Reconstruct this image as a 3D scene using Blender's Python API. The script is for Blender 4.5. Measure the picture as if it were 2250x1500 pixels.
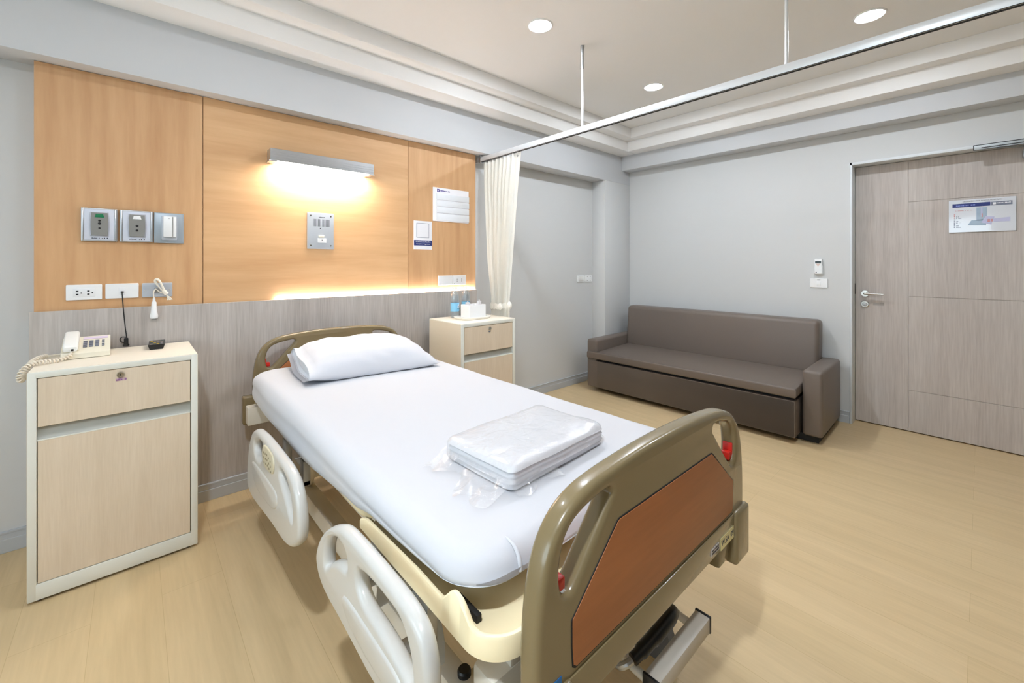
import bpy, bmesh, math, random
from mathutils import Vector, Matrix, noise
random.seed(7)
sc = bpy.context.scene
for o in list(bpy.data.objects): bpy.data.objects.remove(o)
COL = sc.collection
PI = math.pi

# ------------------------------------------------------------------ camera, world, exposure
cam_d = bpy.data.cameras.new('camera'); cam = bpy.data.objects.new('camera', cam_d); COL.objects.link(cam)
FPX = 926.0
cam_d.sensor_fit = 'HORIZONTAL'; cam_d.sensor_width = 36.0; cam_d.lens = FPX/2250*36
cam_d.shift_y = -(750-579)/2250.0
cam_d.clip_start = 0.02; cam_d.clip_end = 60
YAW = math.radians(48.07)
cam.location = (0, 0, 1.25); cam.rotation_euler = (PI/2, 0, YAW-PI/2)
sc.camera = cam
sc.view_settings.view_transform = 'Standard'; sc.view_settings.look = 'None'
sc.view_settings.gamma = 1.0; sc.view_settings.use_curve_mapping = False
sc.view_settings.exposure = 0.85
sc.cycles.use_denoising = True
sc.cycles.max_bounces = 10; sc.cycles.diffuse_bounces = 6; sc.cycles.transparent_max_bounces = 16
sc.cycles.sample_clamp_indirect = 8.0
sc.cycles.caustics_reflective = False; sc.cycles.caustics_refractive = False
world = bpy.data.worlds.new('daylight'); sc.world = world; world.use_nodes = True
wbg = world.node_tree.nodes['Background']; wbg.inputs[0].default_value = (0.80, 0.90, 1.0, 1); wbg.inputs[1].default_value = 3.5
DOWN_E, BED_E, LED_E = 262.0, 46.0, 110.0            # lamp surface brightness
portal_d = bpy.data.lights.new('window_daylight', 'AREA'); portal_d.shape = 'RECTANGLE'; portal_d.size = 2.2; portal_d.size_y = 1.2
portal_d.cycles.is_portal = True
portal = bpy.data.objects.new('window_daylight', portal_d); COL.objects.link(portal)
portal.location = (-1.68, 0.6, 1.45); portal.rotation_euler = (0, -PI/2, 0)

# ------------------------------------------------------------------ materials
def lin(c):
    return tuple(((v/255)/12.92 if v/255 <= .04045 else ((v/255+.055)/1.055)**2.4) for v in c)+(1,)
def newmat(name):
    m = bpy.data.materials.new(name); m.use_nodes = True
    nt = m.node_tree; b = nt.nodes['Principled BSDF']
    return m, nt, b
def N(nt, t, **k):
    n = nt.nodes.new(t)
    for a, v in k.items(): setattr(n, a, v)
    return n
def mat(name, rgb, rough=.5, metal=0., spec=.5, bump=0., bscale=200., coat=0., vary=0., vscale=3.):
    m, nt, b = newmat(name)
    b.inputs['Base Color'].default_value = lin(rgb); b.inputs['Roughness'].default_value = rough
    b.inputs['Metallic'].default_value = metal; b.inputs['Specular IOR Level'].default_value = spec
    if coat: b.inputs['Coat Weight'].default_value = coat; b.inputs['Coat Roughness'].default_value = .08
    tc = N(nt, 'ShaderNodeTexCoord')
    if bump:
        n = N(nt, 'ShaderNodeTexNoise'); n.inputs['Scale'].default_value = bscale; n.inputs['Detail'].default_value = 3
        bp = N(nt, 'ShaderNodeBump'); bp.inputs['Strength'].default_value = bump; bp.inputs['Distance'].default_value = .004
        nt.links.new(tc.outputs['Object'], n.inputs['Vector']); nt.links.new(n.outputs[0], bp.inputs['Height'])
        nt.links.new(bp.outputs[0], b.inputs['Normal'])
    if vary:
        n = N(nt, 'ShaderNodeTexNoise'); n.inputs['Scale'].default_value = vscale; n.inputs['Detail'].default_value = 4
        mx = N(nt, 'ShaderNodeMix', data_type='RGBA'); c = lin(rgb)
        mx.inputs[6].default_value = tuple(v*(1-vary) for v in c[:3])+(1,); mx.inputs[7].default_value = tuple(min(1, v*(1+vary)) for v in c[:3])+(1,)
        nt.links.new(tc.outputs['Object'], n.inputs['Vector']); nt.links.new(n.outputs[0], mx.inputs[0]); nt.links.new(mx.outputs[2], b.inputs['Base Color'])
    return m
def wood(name, dark, light, axis='Z', scale=6., stretch=.06, rough=.45, fine=.35, contrast=(.3, .7), dist=1.2, spec=.4, bump=.05, rings=0):
    m, nt, b = newmat(name)
    tc = N(nt, 'ShaderNodeTexCoord'); mp = N(nt, 'ShaderNodeMapping')
    s = {'X': (stretch, 1, 1), 'Y': (1, stretch, 1), 'Z': (1, 1, stretch)}[axis]
    mp.inputs['Scale'].default_value = s
    n1 = N(nt, 'ShaderNodeTexNoise'); n1.inputs['Scale'].default_value = scale; n1.inputs['Detail'].default_value = 5; n1.inputs['Distortion'].default_value = dist
    n2 = N(nt, 'ShaderNodeTexNoise'); n2.inputs['Scale'].default_value = scale*14; n2.inputs['Detail'].default_value = 6
    mx = N(nt, 'ShaderNodeMix', data_type='FLOAT'); mx.inputs[0].default_value = fine
    cr = N(nt, 'ShaderNodeValToRGB'); cr.color_ramp.elements[0].position = contrast[0]; cr.color_ramp.elements[1].position = contrast[1]
    cr.color_ramp.elements[0].color = lin(dark); cr.color_ramp.elements[1].color = lin(light)
    L = nt.links.new
    L(tc.outputs['Object'], mp.inputs['Vector']); L(mp.outputs[0], n1.inputs['Vector']); L(mp.outputs[0], n2.inputs['Vector'])
    L(n1.outputs[0], mx.inputs[2]); L(n2.outputs[0], mx.inputs[3]); L(cr.outputs[0], b.inputs['Base Color'])
    if rings:
        mw = N(nt, 'ShaderNodeMapping'); mw.inputs['Scale'].default_value = {'X': (.16, 1, 1), 'Y': (1, .16, 1), 'Z': (1, 1, .16)}[axis]
        wv = N(nt, 'ShaderNodeTexWave', wave_type='BANDS', bands_direction={'X': 'Z', 'Y': 'X', 'Z': 'X'}[axis]); wv.inputs['Scale'].default_value = 3.2
        wv.inputs['Distortion'].default_value = 15; wv.inputs['Detail'].default_value = 2.5; wv.inputs['Detail Scale'].default_value = .9
        m3 = N(nt, 'ShaderNodeMix', data_type='FLOAT'); m3.inputs[0].default_value = rings
        L(tc.outputs['Object'], mw.inputs['Vector']); L(mw.outputs[0], wv.inputs['Vector']); L(mx.outputs[0], m3.inputs[2]); L(wv.outputs['Fac'], m3.inputs[3]); L(m3.outputs[0], cr.inputs[0])
    else: L(mx.outputs[0], cr.inputs[0])
    if bump:
        bp = N(nt, 'ShaderNodeBump'); bp.inputs['Strength'].default_value = bump; bp.inputs['Distance'].default_value = .002
        L(n2.outputs[0], bp.inputs['Height']); L(bp.outputs[0], b.inputs['Normal'])
    b.inputs['Roughness'].default_value = rough; b.inputs['Specular IOR Level'].default_value = spec
    return m
def floor_mat():
    m, nt, b = newmat('floor_laminate'); L = nt.links.new
    tc = N(nt, 'ShaderNodeTexCoord'); mp = N(nt, 'ShaderNodeMapping'); mp.inputs['Rotation'].default_value = (0, 0, PI/2)
    mp.inputs['Location'].default_value = (0.4, .285, 0)
    br = N(nt, 'ShaderNodeTexBrick'); br.offset = .37; br.inputs['Scale'].default_value = 1.0
    br.inputs['Mortar Size'].default_value = .0011; br.inputs['Mortar Smooth'].default_value = .3
    br.inputs['Brick Width'].default_value = 1.25; br.inputs['Row Height'].default_value = .19; br.inputs['Bias'].default_value = 0
    br.inputs['Color1'].default_value = lin((208, 184, 143)); br.inputs['Color2'].default_value = lin((213, 189, 149)); br.inputs['Mortar'].default_value = lin((196, 171, 130))
    mg = N(nt, 'ShaderNodeMapping'); mg.inputs['Scale'].default_value = (1, .07, 1)
    n1 = N(nt, 'ShaderNodeTexNoise'); n1.inputs['Scale'].default_value = 9; n1.inputs['Detail'].default_value = 6; n1.inputs['Distortion'].default_value = 1.5
    n2 = N(nt, 'ShaderNodeTexNoise'); n2.inputs['Scale'].default_value = 90; n2.inputs['Detail'].default_value = 4
    ad = N(nt, 'ShaderNodeMix', data_type='FLOAT'); ad.inputs[0].default_value = .4
    cr = N(nt, 'ShaderNodeValToRGB'); cr.color_ramp.elements[0].position = .3; cr.color_ramp.elements[1].position = .7
    cr.color_ramp.elements[0].color = (.87, .855, .83, 1); cr.color_ramp.elements[1].color = (1.04, 1.035, 1.03, 1)
    mu = N(nt, 'ShaderNodeMix', data_type='RGBA', blend_type='MULTIPLY'); mu.inputs[0].default_value = 1
    L(tc.outputs['Object'], mp.inputs['Vector']); L(mp.outputs[0], br.inputs['Vector']); L(tc.outputs['Object'], mg.inputs['Vector'])
    L(mg.outputs[0], n1.inputs['Vector']); L(mg.outputs[0], n2.inputs['Vector']); L(n1.outputs[0], ad.inputs[2]); L(n2.outputs[0], ad.inputs[3])
    L(ad.outputs[0], cr.inputs[0]); L(br.outputs['Color'], mu.inputs[6]); L(cr.outputs[0], mu.inputs[7]); L(mu.outputs[2], b.inputs['Base Color'])
    b.inputs['Roughness'].default_value = .42; b.inputs['Specular IOR Level'].default_value = .35
    return m
def emit(name, rgb, s):
    m = bpy.data.materials.new(name); m.use_nodes = True; nt = m.node_tree; nt.nodes.clear()
    e = N(nt, 'ShaderNodeEmission'); e.inputs[0].default_value = rgb+(1,); e.inputs[1].default_value = s
    o = N(nt, 'ShaderNodeOutputMaterial'); nt.links.new(e.outputs[0], o.inputs[0]); return m
def clear(name, rgb, fac=.12, rough=.1, bump=0., bscale=30, diffuse=0.):
    m = bpy.data.materials.new(name); m.use_nodes = True; nt = m.node_tree; nt.nodes.clear(); L = nt.links.new
    t = N(nt, 'ShaderNodeBsdfTransparent'); t.inputs[0].default_value = lin(rgb)
    g = N(nt, 'ShaderNodeBsdfGlossy'); g.inputs['Roughness'].default_value = rough
    lw = N(nt, 'ShaderNodeLayerWeight'); lw.inputs[0].default_value = .35
    mr = N(nt, 'ShaderNodeMapRange'); mr.inputs['To Min'].default_value = fac*.4; mr.inputs['To Max'].default_value = min(1, fac*4)
    L(lw.outputs['Facing'], mr.inputs[0])
    mx = N(nt, 'ShaderNodeMixShader'); L(mr.outputs[0], mx.inputs[0]); L(t.outputs[0], mx.inputs[1]); L(g.outputs[0], mx.inputs[2])
    out = mx.outputs[0]
    if diffuse:
        d = N(nt, 'ShaderNodeBsdfDiffuse'); d.inputs[0].default_value = lin((240, 243, 247)); m2 = N(nt, 'ShaderNodeMixShader'); m2.inputs[0].default_value = diffuse
        L(out, m2.inputs[1]); L(d.outputs[0], m2.inputs[2]); out = m2.outputs[0]
    if bump:
        tc = N(nt, 'ShaderNodeTexCoord'); n = N(nt, 'ShaderNodeTexNoise'); n.inputs['Scale'].default_value = bscale; n.inputs['Detail'].default_value = 4; n.inputs['Distortion'].default_value = 1.5
        bp = N(nt, 'ShaderNodeBump'); bp.inputs['Strength'].default_value = bump; bp.inputs['Distance'].default_value = .01
        L(tc.outputs['Object'], n.inputs['Vector']); L(n.outputs[0], bp.inputs['Height']); L(bp.outputs[0], g.inputs['Normal']); L(bp.outputs[0], lw.inputs['Normal'])
    o = N(nt, 'ShaderNodeOutputMaterial'); L(out, o.inputs[0]); return m

WALL = mat('wall_paint', (207, 208, 208), .6, spec=.3, bump=.03, bscale=300)
BEAM = mat('beam_paint', (208, 210, 213), .6, spec=.3, bump=.03, bscale=300)
CEIL = mat('ceiling_paint', (244, 243, 242), .65, spec=.25, bump=.02, bscale=300)
FLOOR = floor_mat()
BASEB = mat('baseboard_vinyl', (186, 190, 194), .4)
WOODV = wood('headwall_wood_upright', (192, 145, 101), (224, 182, 136), 'Z', 5, .09, .5, .3, (.22, .78), 1.6, rings=.09)
WOODH = wood('headwall_wood_level', (202, 155, 109), (231, 190, 143), 'X', 5, .09, .5, .3, (.22, .78), 1.2, rings=.08)
GREYW = wood('grey_wood', (163, 155, 149), (200, 194, 189), 'Z', 9, .05, .5, .5, (.3, .7), .6)
DOORW = wood('door_wood', (170, 160, 154), (202, 194, 188), 'Z', 9, .05, .45, .5, (.3, .7), .6)
ALU = mat('aluminium', (205, 208, 212), .35, 1.)
ALUD = mat('door_closer_grey', (165, 170, 173), .5, .5)
ALUP = mat('silver_plate', (190, 197, 206), .4, .35)
CHROME = mat('chrome', (215, 212, 205), .18, 1.)
WHITEP = mat('white_plastic', (238, 239, 240), .3)
IVORY = mat('ivory_plastic', (232, 226, 208), .35)
IVORY2 = mat('handset_plastic', (240, 239, 235), .3)
GREYP = mat('grey_plastic', (136, 135, 132), .45)
BLACK = mat('black_plastic', (22, 22, 23), .35)
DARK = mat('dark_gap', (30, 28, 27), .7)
RAILM = mat('rail_plastic', (203, 202, 198), .28, coat=.3)
BOARDM = mat('board_plastic', (124, 109, 78), .26, coat=.4)
TRAYM = mat('tray_plastic', (248, 233, 194), .38)
BEDWOOD = wood('bed_wood', (150, 91, 53), (174, 109, 66), 'X', 6, .08, .4, .35, (.3, .7), 1.)
RED = mat('red_plastic', (205, 40, 30), .35)
FRAMEM = mat('bed_frame_paint', (206, 200, 188), .4)
STEEL = mat('steel', (180, 182, 184), .35, .9)
SHEET = mat('white_sheet', (202, 203, 208), .85, spec=.15, bump=.12, bscale=14)
PILLOWM = mat('pillow_cotton', (208, 209, 215), .85, spec=.15, bump=.12, bscale=16)
LINEN = mat('folded_cotton', (216, 216, 220), .9, spec=.1, bump=.15, bscale=22)
BAG = clear('clear_plastic_bag', (254, 254, 254), .09, .14, .75, 20, .11)
CURT = mat('cream_curtain', (255, 254, 250), .85, spec=.1, bump=.08, bscale=500)
_nt = CURT.node_tree; _b = _nt.nodes['Principled BSDF']; _t = N(_nt, 'ShaderNodeBsdfTranslucent'); _t.inputs[0].default_value = lin((255, 254, 251))
_m = N(_nt, 'ShaderNodeMixShader'); _m.inputs[0].default_value = .4; _o = [n for n in _nt.nodes if n.type == 'OUTPUT_MATERIAL'][0]
_nt.links.new(_b.outputs[0], _m.inputs[1]); _nt.links.new(_t.outputs[0], _m.inputs[2]); _nt.links.new(_m.outputs[0], _o.inputs[0])
SOFA = mat('taupe_leatherette', (112, 101, 93), .42, spec=.45, bump=.06, bscale=420, vary=.05)
CABF = wood('cabinet_birch', (212, 194, 170), (226, 210, 188), 'Z', 14, .05, .45, .5, (.3, .7), .5)
CABW = mat('cabinet_white', (226, 226, 217), .4)
CABT = mat('cabinet_cream_top', (238, 229, 213), .45)
CABS = mat('cabinet_cream_side', (226, 214, 192), .45)
NAVY = mat('navy_ink', (38, 52, 120), .5)
BLUEST = mat('blue_sticker', (20, 110, 180), .5)
INK = mat('dark_ink', (60, 62, 74), .6)
PINK = mat('purple_ink', (150, 105, 150), .6)
LILAC = mat('lilac_label', (222, 206, 226), .5)
REDINK = mat('pale_red_ink', (205, 150, 155), .6)
YELST = mat('yellow_sticker', (226, 217, 165), .5)
PAPER = mat('white_paper', (240, 240, 245), .45)
GLOSSY = mat('glossy_board', (222, 226, 234), .08, coat=.6)
PLANB = mat('plan_blue', (165, 185, 205), .4)
PLANP = mat('plan_lilac', (190, 190, 220), .4)
GREYINK = mat('grey_ink', (120, 126, 145), .5)
GREEN = mat('green_tag', (10, 120, 75), .35)
FRAMEP = mat('door_frame_paint', (214, 218, 222), .4)
BTN = mat('button_grey', (120, 124, 138), .5)
YEL = mat('button_yellow', (214, 180, 70), .5)
BOTTLE = clear('clear_bottle', (248, 252, 254), .22, .06, diffuse=.10)
LABEL = mat('blue_bottle_label', (135, 200, 236), .35)
GLASS = clear('window_glass', (245, 250, 250), .1, .02)
LAMP = emit('downlight_glow', (.85, .92, 1.0), DOWN_E)
BEDL = emit('bed_light_glow', (1.0, .92, .82), BED_E)
LED = emit('led_glow', (1.0, .90, .86), LED_E)

# ------------------------------------------------------------------ mesh helpers
class B:
    def __init__(s): s.bm = bmesh.new()
    def merge(s, t, mi=0, M=None):
        if M is not None: bmesh.ops.transform(t, matrix=M, verts=t.verts)
        for f in t.faces: f.material_index = mi
        me = bpy.data.meshes.new('t'); t.to_mesh(me); t.free(); s.bm.from_mesh(me); bpy.data.meshes.remove(me); return s
    def box(s, lo, hi, bev=0, seg=2, mi=0, M=None):
        t = bmesh.new(); c = [(a+b)/2 for a, b in zip(lo, hi)]; d = [abs(b-a) for a, b in zip(lo, hi)]
        bmesh.ops.create_cube(t, size=1, matrix=Matrix.Translation(c) @ Matrix.Diagonal((*d, 1)))
        if bev: bmesh.ops.bevel(t, geom=t.edges[:], offset=min(bev, min(d)*.49), segments=seg, profile=.5, affect='EDGES')
        return s.merge(t, mi, M)
    def tube(s, pts, r, seg=10, closed=False, mi=0, M=None):
        t = bmesh.new(); P = [Vector(p) for p in pts]; n = len(P); rr = r if isinstance(r, (list, tuple)) else [r]*n
        rings = []; up = None
        for i in range(n):
            a = P[(i-1) % n] if (closed or i > 0) else P[i]; b = P[(i+1) % n] if (closed or i < n-1) else P[i]
            d = (b-a).normalized()
            if up is None:
                up = d.orthogonal().normalized()
            up = (up - d*up.dot(d)); up = up.normalized() if up.length > 1e-6 else d.orthogonal().normalized()
            w = d.cross(up)
            rings.append([t.verts.new(P[i]+(up*math.cos(2*PI*k/seg)+w*math.sin(2*PI*k/seg))*rr[i]) for k in range(seg)])
        for i in range(n if closed else n-1):
            A, C = rings[i], rings[(i+1) % n]
            for k in range(seg): t.faces.new((A[k], A[(k+1) % seg], C[(k+1) % seg], C[k]))
        if not closed:
            t.faces.new(list(reversed(rings[0]))); t.faces.new(rings[-1])
        bmesh.ops.recalc_face_normals(t, faces=t.faces[:]); return s.merge(t, mi, M)
    def lathe(s, prof, c=(0, 0, 0), seg=32, mi=0, M=None, cap=True):
        t = bmesh.new(); rings = []
        for r, z in prof: rings.append([t.verts.new((c[0]+r*math.cos(2*PI*k/seg), c[1]+r*math.sin(2*PI*k/seg), c[2]+z)) for k in range(seg)])
        for A, C in zip(rings, rings[1:]):
            for k in range(seg): t.faces.new((A[k], A[(k+1) % seg], C[(k+1) % seg], C[k]))
        if cap: t.faces.new(list(reversed(rings[0]))); t.faces.new(rings[-1])
        bmesh.ops.recalc_face_normals(t, faces=t.faces[:]); return s.merge(t, mi, M)
    def grid(s, f, nu, nv, mi=0, thick=0, M=None):
        t = bmesh.new(); V = [[t.verts.new(f(i/nu, j/nv)) for j in range(nv+1)] for i in range(nu+1)]
        for i in range(nu):
            for j in range(nv): t.faces.new((V[i][j], V[i+1][j], V[i+1][j+1], V[i][j+1]))
        if thick: bmesh.ops.solidify(t, geom=t.faces[:], thickness=thick)
        return s.merge(t, mi, M)
    def rings(s, R, mi=0, cap0=True, cap1=True, M=None):
        t = bmesh.new(); V = [[t.verts.new(p) for p in r] for r in R]; n = len(R[0])
        for A, C in zip(V, V[1:]):
            for k in range(n): t.faces.new((A[k], A[(k+1) % n], C[(k+1) % n], C[k]))
        if cap0: t.faces.new(list(reversed(V[0])))
        if cap1: t.faces.new(V[-1])
        bmesh.ops.recalc_face_normals(t, faces=t.faces[:]); return s.merge(t, mi, M)
    def plate(s, outer, holes=(), half=.01, bev=.004, mp=None, mi=0, res=3):
        """a 2D outline with holes, given thickness and rounded edges; mp maps (a, b, depth) to the room"""
        cu = bpy.data.curves.new('c', 'CURVE'); cu.dimensions = '2D'; cu.fill_mode = 'BOTH'
        cu.extrude = max(half-bev, 0); cu.bevel_depth = bev; cu.bevel_resolution = res; cu.offset = -bev
        def area(p): return sum(p[i-1][0]*p[i][1]-p[i][0]*p[i-1][1] for i in range(len(p)))
        polys = [list(outer) if area(outer) > 0 else list(reversed(outer))]+[list(h) if area(h) < 0 else list(reversed(h)) for h in holes]
        for poly in polys:
            sp = cu.splines.new('POLY'); sp.points.add(len(poly)-1)
            for p, q in zip(sp.points, poly): p.co = (q[0], q[1], 0, 1)
            sp.use_cyclic_u = True
        ob = bpy.data.objects.new('c', cu); COL.objects.link(ob); dg = bpy.context.evaluated_depsgraph_get(); dg.update()
        me = bpy.data.meshes.new_from_object(ob.evaluated_get(dg)); bpy.data.objects.remove(ob); bpy.data.curves.remove(cu)
        t = bmesh.new(); t.from_mesh(me); bpy.data.meshes.remove(me); bmesh.ops.remove_doubles(t, verts=t.verts, dist=1e-5)
        if mp:
            for v in t.verts: v.co = mp(*v.co)
        bmesh.ops.recalc_face_normals(t, faces=t.faces[:]); return s.merge(t, mi)
    def text(s, string, size, mp, mi=0, align='CENTER', depth=.0004, wide=1.):
        cu = bpy.data.curves.new('f', 'FONT'); cu.body = string; cu.size = size; cu.align_x = align; cu.align_y = 'CENTER'; cu.extrude = depth; cu.resolution_u = 2
        ob = bpy.data.objects.new('f', cu); COL.objects.link(ob); dg = bpy.context.evaluated_depsgraph_get(); dg.update()
        me = bpy.data.meshes.new_from_object(ob.evaluated_get(dg)); bpy.data.objects.remove(ob); bpy.data.curves.remove(cu)
        t = bmesh.new(); t.from_mesh(me); bpy.data.meshes.remove(me)
        for v in t.verts: v.co = mp(v.co.x*wide, v.co.y, v.co.z)
        return s.merge(t, mi)
def smooth(pts, k=5):
    n = len(pts); out = []
    for i in range(n):
        p0, p1, p2, p3 = (Vector(pts[(i+j) % n]) for j in (-1, 0, 1, 2))
        for q in range(k):
            t = q/k; out.append(tuple(.5*((2*p1)+(p2-p0)*t+(2*p0-5*p1+4*p2-p3)*t*t+(3*p1-p0-3*p2+p3)*t**3)))
    return out
def rrect(x0, y0, x1, y1, r, k=6):
    out = []
    for cx, cy, a in ((x1-r, y1-r, 0), (x0+r, y1-r, PI/2), (x0+r, y0+r, PI), (x1-r, y0+r, 1.5*PI)):
        for i in range(k+1): out.append((cx+r*math.cos(a+PI/2*i/k), cy+r*math.sin(a+PI/2*i/k)))
    return out
def curve_pts(pts, k=8):
    P = [Vector(p) for p in pts]; out = []
    for i in range(len(P)-1):
        p0 = P[max(i-1, 0)]; p1 = P[i]; p2 = P[i+1]; p3 = P[min(i+2, len(P)-1)]
        for q in range(k):
            t = q/k; out.append(.5*((2*p1)+(p2-p0)*t+(2*p0-5*p1+4*p2-p3)*t*t+(3*p1-p0-3*p2+p3)*t**3))
    out.append(P[-1]); return out
def lerp(tab, x):
    tab = sorted(tab)
    if x <= tab[0][0]: return tab[0][1]
    for (a, b), (c, d) in zip(tab, tab[1:]):
        if x <= c: return b+(d-b)*(x-a)/(c-a)
    return tab[-1][1]

def origin_of(p):
    v = Vector((0, 0, 0))
    while p is not None: v += Vector(p.location); p = p.parent
    return v
def obj(name, b, mats, parent=None, local=False, angle=35, label=None):
    """one mesh object; geometry is given in room coordinates unless local"""
    me = bpy.data.meshes.new(name); bm = b.bm
    o = bpy.data.objects.new(name, me); COL.objects.link(o)
    if parent is None:
        if not local:
            xs = [v.co for v in bm.verts]; c = Vector([(min(v[i] for v in xs)+max(v[i] for v in xs))/2 for i in (0, 1)]+[min(v[2] for v in xs)])
            bmesh.ops.translate(bm, verts=bm.verts, vec=-c); o.location = c
    else:
        if not local: bmesh.ops.translate(bm, verts=bm.verts, vec=-origin_of(parent))
        o.parent = parent
    bm.to_mesh(me); bm.free()
    for m in (mats if isinstance(mats, (list, tuple)) else [mats]): me.materials.append(m)
    me.shade_smooth(); me.set_sharp_from_angle(angle=math.radians(angle))
    if label: o['label'] = label
    return o
def tag(o, label, cat, group=None):
    o['label'] = label; o['category'] = cat
    if group: o['group'] = group
    return o
def thing(name, loc, label, cat, group=None, rz=0):
    o = bpy.data.objects.new(name, None); COL.objects.link(o); o.location = loc; o.rotation_euler = (0, 0, rz); o.empty_display_size = .05
    return tag(o, label, cat, group)
def struct(name, b, m, parent=None, angle=35):
    o = obj(name, b, m, parent, angle=angle)
    if parent is None: o['kind'] = 'structure'
    return o
def copy_tree(o, parent=None):
    c = o.copy(); COL.objects.link(c); c.parent = parent
    for ch in list(o.children): copy_tree(ch, c)
    return c
FACE_Y = lambda y0: (lambda a, b, d: Vector((a, y0-d, b)))      # drawing faces the camera side of the back wall
FACE_X = lambda x0: (lambda a, b, d: Vector((x0-d, -a, b)))     # drawing faces into the room from the right wall
XZ = lambda y0: (lambda a, b, d: Vector((a, y0-d, b)))
YZ = lambda x0: (lambda a, b, d: Vector((x0+d, a, b)))
XY = lambda z0: (lambda a, b, d: Vector((a, b, z0+d)))
def scribble(b, x0, x1, z, h, mp, mi=0, seed=1):
    """a line of lettering too small to read"""
    r = random.Random(seed); x = x0
    while x < x1:
        w = r.uniform(.4, 1.)*h
        if r.random() > .14:
            hh = h*r.uniform(.7, 1.); b.plate([(x, z), (x+w, z), (x+w, z+hh), (x, z+hh)], (), .0003, 0, mp, mi)
        x += w+h*.18

# ------------------------------------------------------------------ the room
YB, XR, XL, YF = 2.83, 4.18, -1.70, -2.0
ZC = 2.63
struct('floor', B().box((XL-.1, YF-.1, -.08), (XR+.25, YB+.1, 0)), FLOOR)
struct('ceiling', B().box((XL-.1, YF-.1, ZC), (XR+.25, YB+.1, ZC+.1)), CEIL)
struct('wall_back', B().box((XL-.1, YB, 0), (XR+.25, YB+.12, ZC)), WALL)
wr = B().box((XR, .686, 0), (XR+.22, YB, ZC)).box((XR, -.345, 2.034), (XR+.22, .686, ZC)).box((XR, YF-.1, 0), (XR+.22, -.345, ZC))
wr.box((4.372, -.40, 0), (4.40, .74, 2.10))  # unseen slab added behind the door to block daylight leaking under the leaf
struct('wall_right', wr, WALL)
wl = B().box((XL-.12, YF, 0), (XL, -.50, ZC)).box((XL-.12, 1.70, 0), (XL, YB, ZC)).box((XL-.12, -.50, 0), (XL, 1.70, .85)).box((XL-.12, -.50, 2.05), (XL, 1.70, ZC))
struct('wall_left', wl, WALL)
struct('wall_front', B().box((XL-.1, YF-.12, 0), (XR+.25, YF, ZC)), mat('front_wall_low_bounce', (104, 98, 92), .6))  # unseen wall, coloured dark to cut bounce light on the footboard
w1 = B()
for lo, hi in (((XL-.09, -.50, .85), (XL-.03, -.45, 2.05)), ((XL-.09, 1.65, .85), (XL-.03, 1.70, 2.05)), ((XL-.09, -.50, .85), (XL-.03, 1.70, .90)),
               ((XL-.09, -.50, 2.0), (XL-.03, 1.70, 2.05)), ((XL-.09, .575, .85), (XL-.03, .625, 2.05))): w1.box(lo, hi, .004)
win = struct('window_1', w1, WHITEP)
obj('window_pane', B().box((XL-.065, -.46, .89), (XL-.06, 1.66, 2.01)), GLASS, win)
struct('trim_1', B().box((XL, 2.661, 2.135), (XR, YB, 2.432), .003), BEAM)                     # dropped beam over the bed head
struct('trim_2', B().box((4.027, YF, 2.275), (XR, 2.661, 2.432), .003), BEAM)                  # dropped beam over the door wall
co = B().box((XL, 2.488, 2.43), (XR, YB, ZC), .006).box((3.874, YF, 2.43), (XR, 2.49, ZC), .006)
co.box((XL, 2.387, 2.5325), (XR, 2.5, ZC), .006).box((3.772, YF, 2.5325), (3.88, 2.40, ZC), .006)
struct('trim_3', co, CEIL)                                                                    # stepped cornice
struct('trim_4', B().box((3.712, 2.661, 0), (XR, YB, 2.135), .003), WALL)                      # corner column
def base(name, pts):
    b = B()
    for (x0, y0), (x1, y1), nrm in pts:
        for t, z0, z1 in ((.014, 0, .058), (.010, .056, .087), (.0125, .080, .090)):
            lo = (min(x0, x1)+min(0, nrm[0]*t), min(y0, y1)+min(0, nrm[1]*t), z0); hi = (max(x0, x1)+max(0, nrm[0]*t), max(y0, y1)+max(0, nrm[1]*t), z1)
            b.box(lo, hi, .0015, 1)
    return struct(name, b, BASEB)
base('baseboard_back', [((XL, YB), (-.335, YB), (0, -1)), ((2.075, YB), (3.712, YB), (0, -1)), ((3.712, 2.661), (XR, 2.661), (0, -1)), ((3.712, 2.662), (3.712, YB), (-1, 0))])
base('baseboard_right', [((XR, .69), (XR, 2.66), (-1, 0)), ((XR, YF), (XR, -.36), (-1, 0))])
base('baseboard_left', [((XL, YF), (XL, YB), (1, 0))])

# door
dl = B().box((4.294, -.33, .008), (4.332, .6705, 2.013))
def dpan(y0, y1, z0, z1): dl.box((4.29, y0, z0), (4.296, y1, z1), .0012, 1)
g = .0016
dpan(.362+g, .6705, .008, 2.013)
for z0, z1 in ((.008, .309), (.309, 1.006), (1.006, 1.707), (1.707, 2.013)): dpan(-.33, .362-g, z0+g*(z0 > .01), z1-g*(z1 < 2))
door = struct('door_1', dl, DOORW)
fr = B().box((4.165, .672, 0), (4.36, .686, 2.036), .002).box((4.165, -.345, 0), (4.36, -.331, 2.036), .002).box((4.165, -.345, 2.0155), (4.36, .686, 2.036), .002)
fr.box((4.333, .655, 0), (4.36, .686, 2.03)).box((4.333, -.345, 1.995), (4.36, .68, 2.03))
obj('door_frame', fr, FRAMEP, door)
RX = lambda x, y, z: Matrix.Translation((x, y, z)) @ Matrix.Rotation(-PI/2, 4, 'Y')
hd = obj('door_handle', B().lathe([(.0, 0), (.026, 0), (.0265, .006), (.024, .009), (.0, .009)], seg=32, M=RX(4.29, .611, 1.015)), CHROME, door)
lv = B().tube(curve_pts([(4.285, .611, 1.016), (4.262, .611, 1.016), (4.246, .606, 1.016), (4.242, .595, 1.016), (4.242, .495, 1.016)], 5), .0085, 12)
obj('lever', lv, CHROME, hd)
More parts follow.
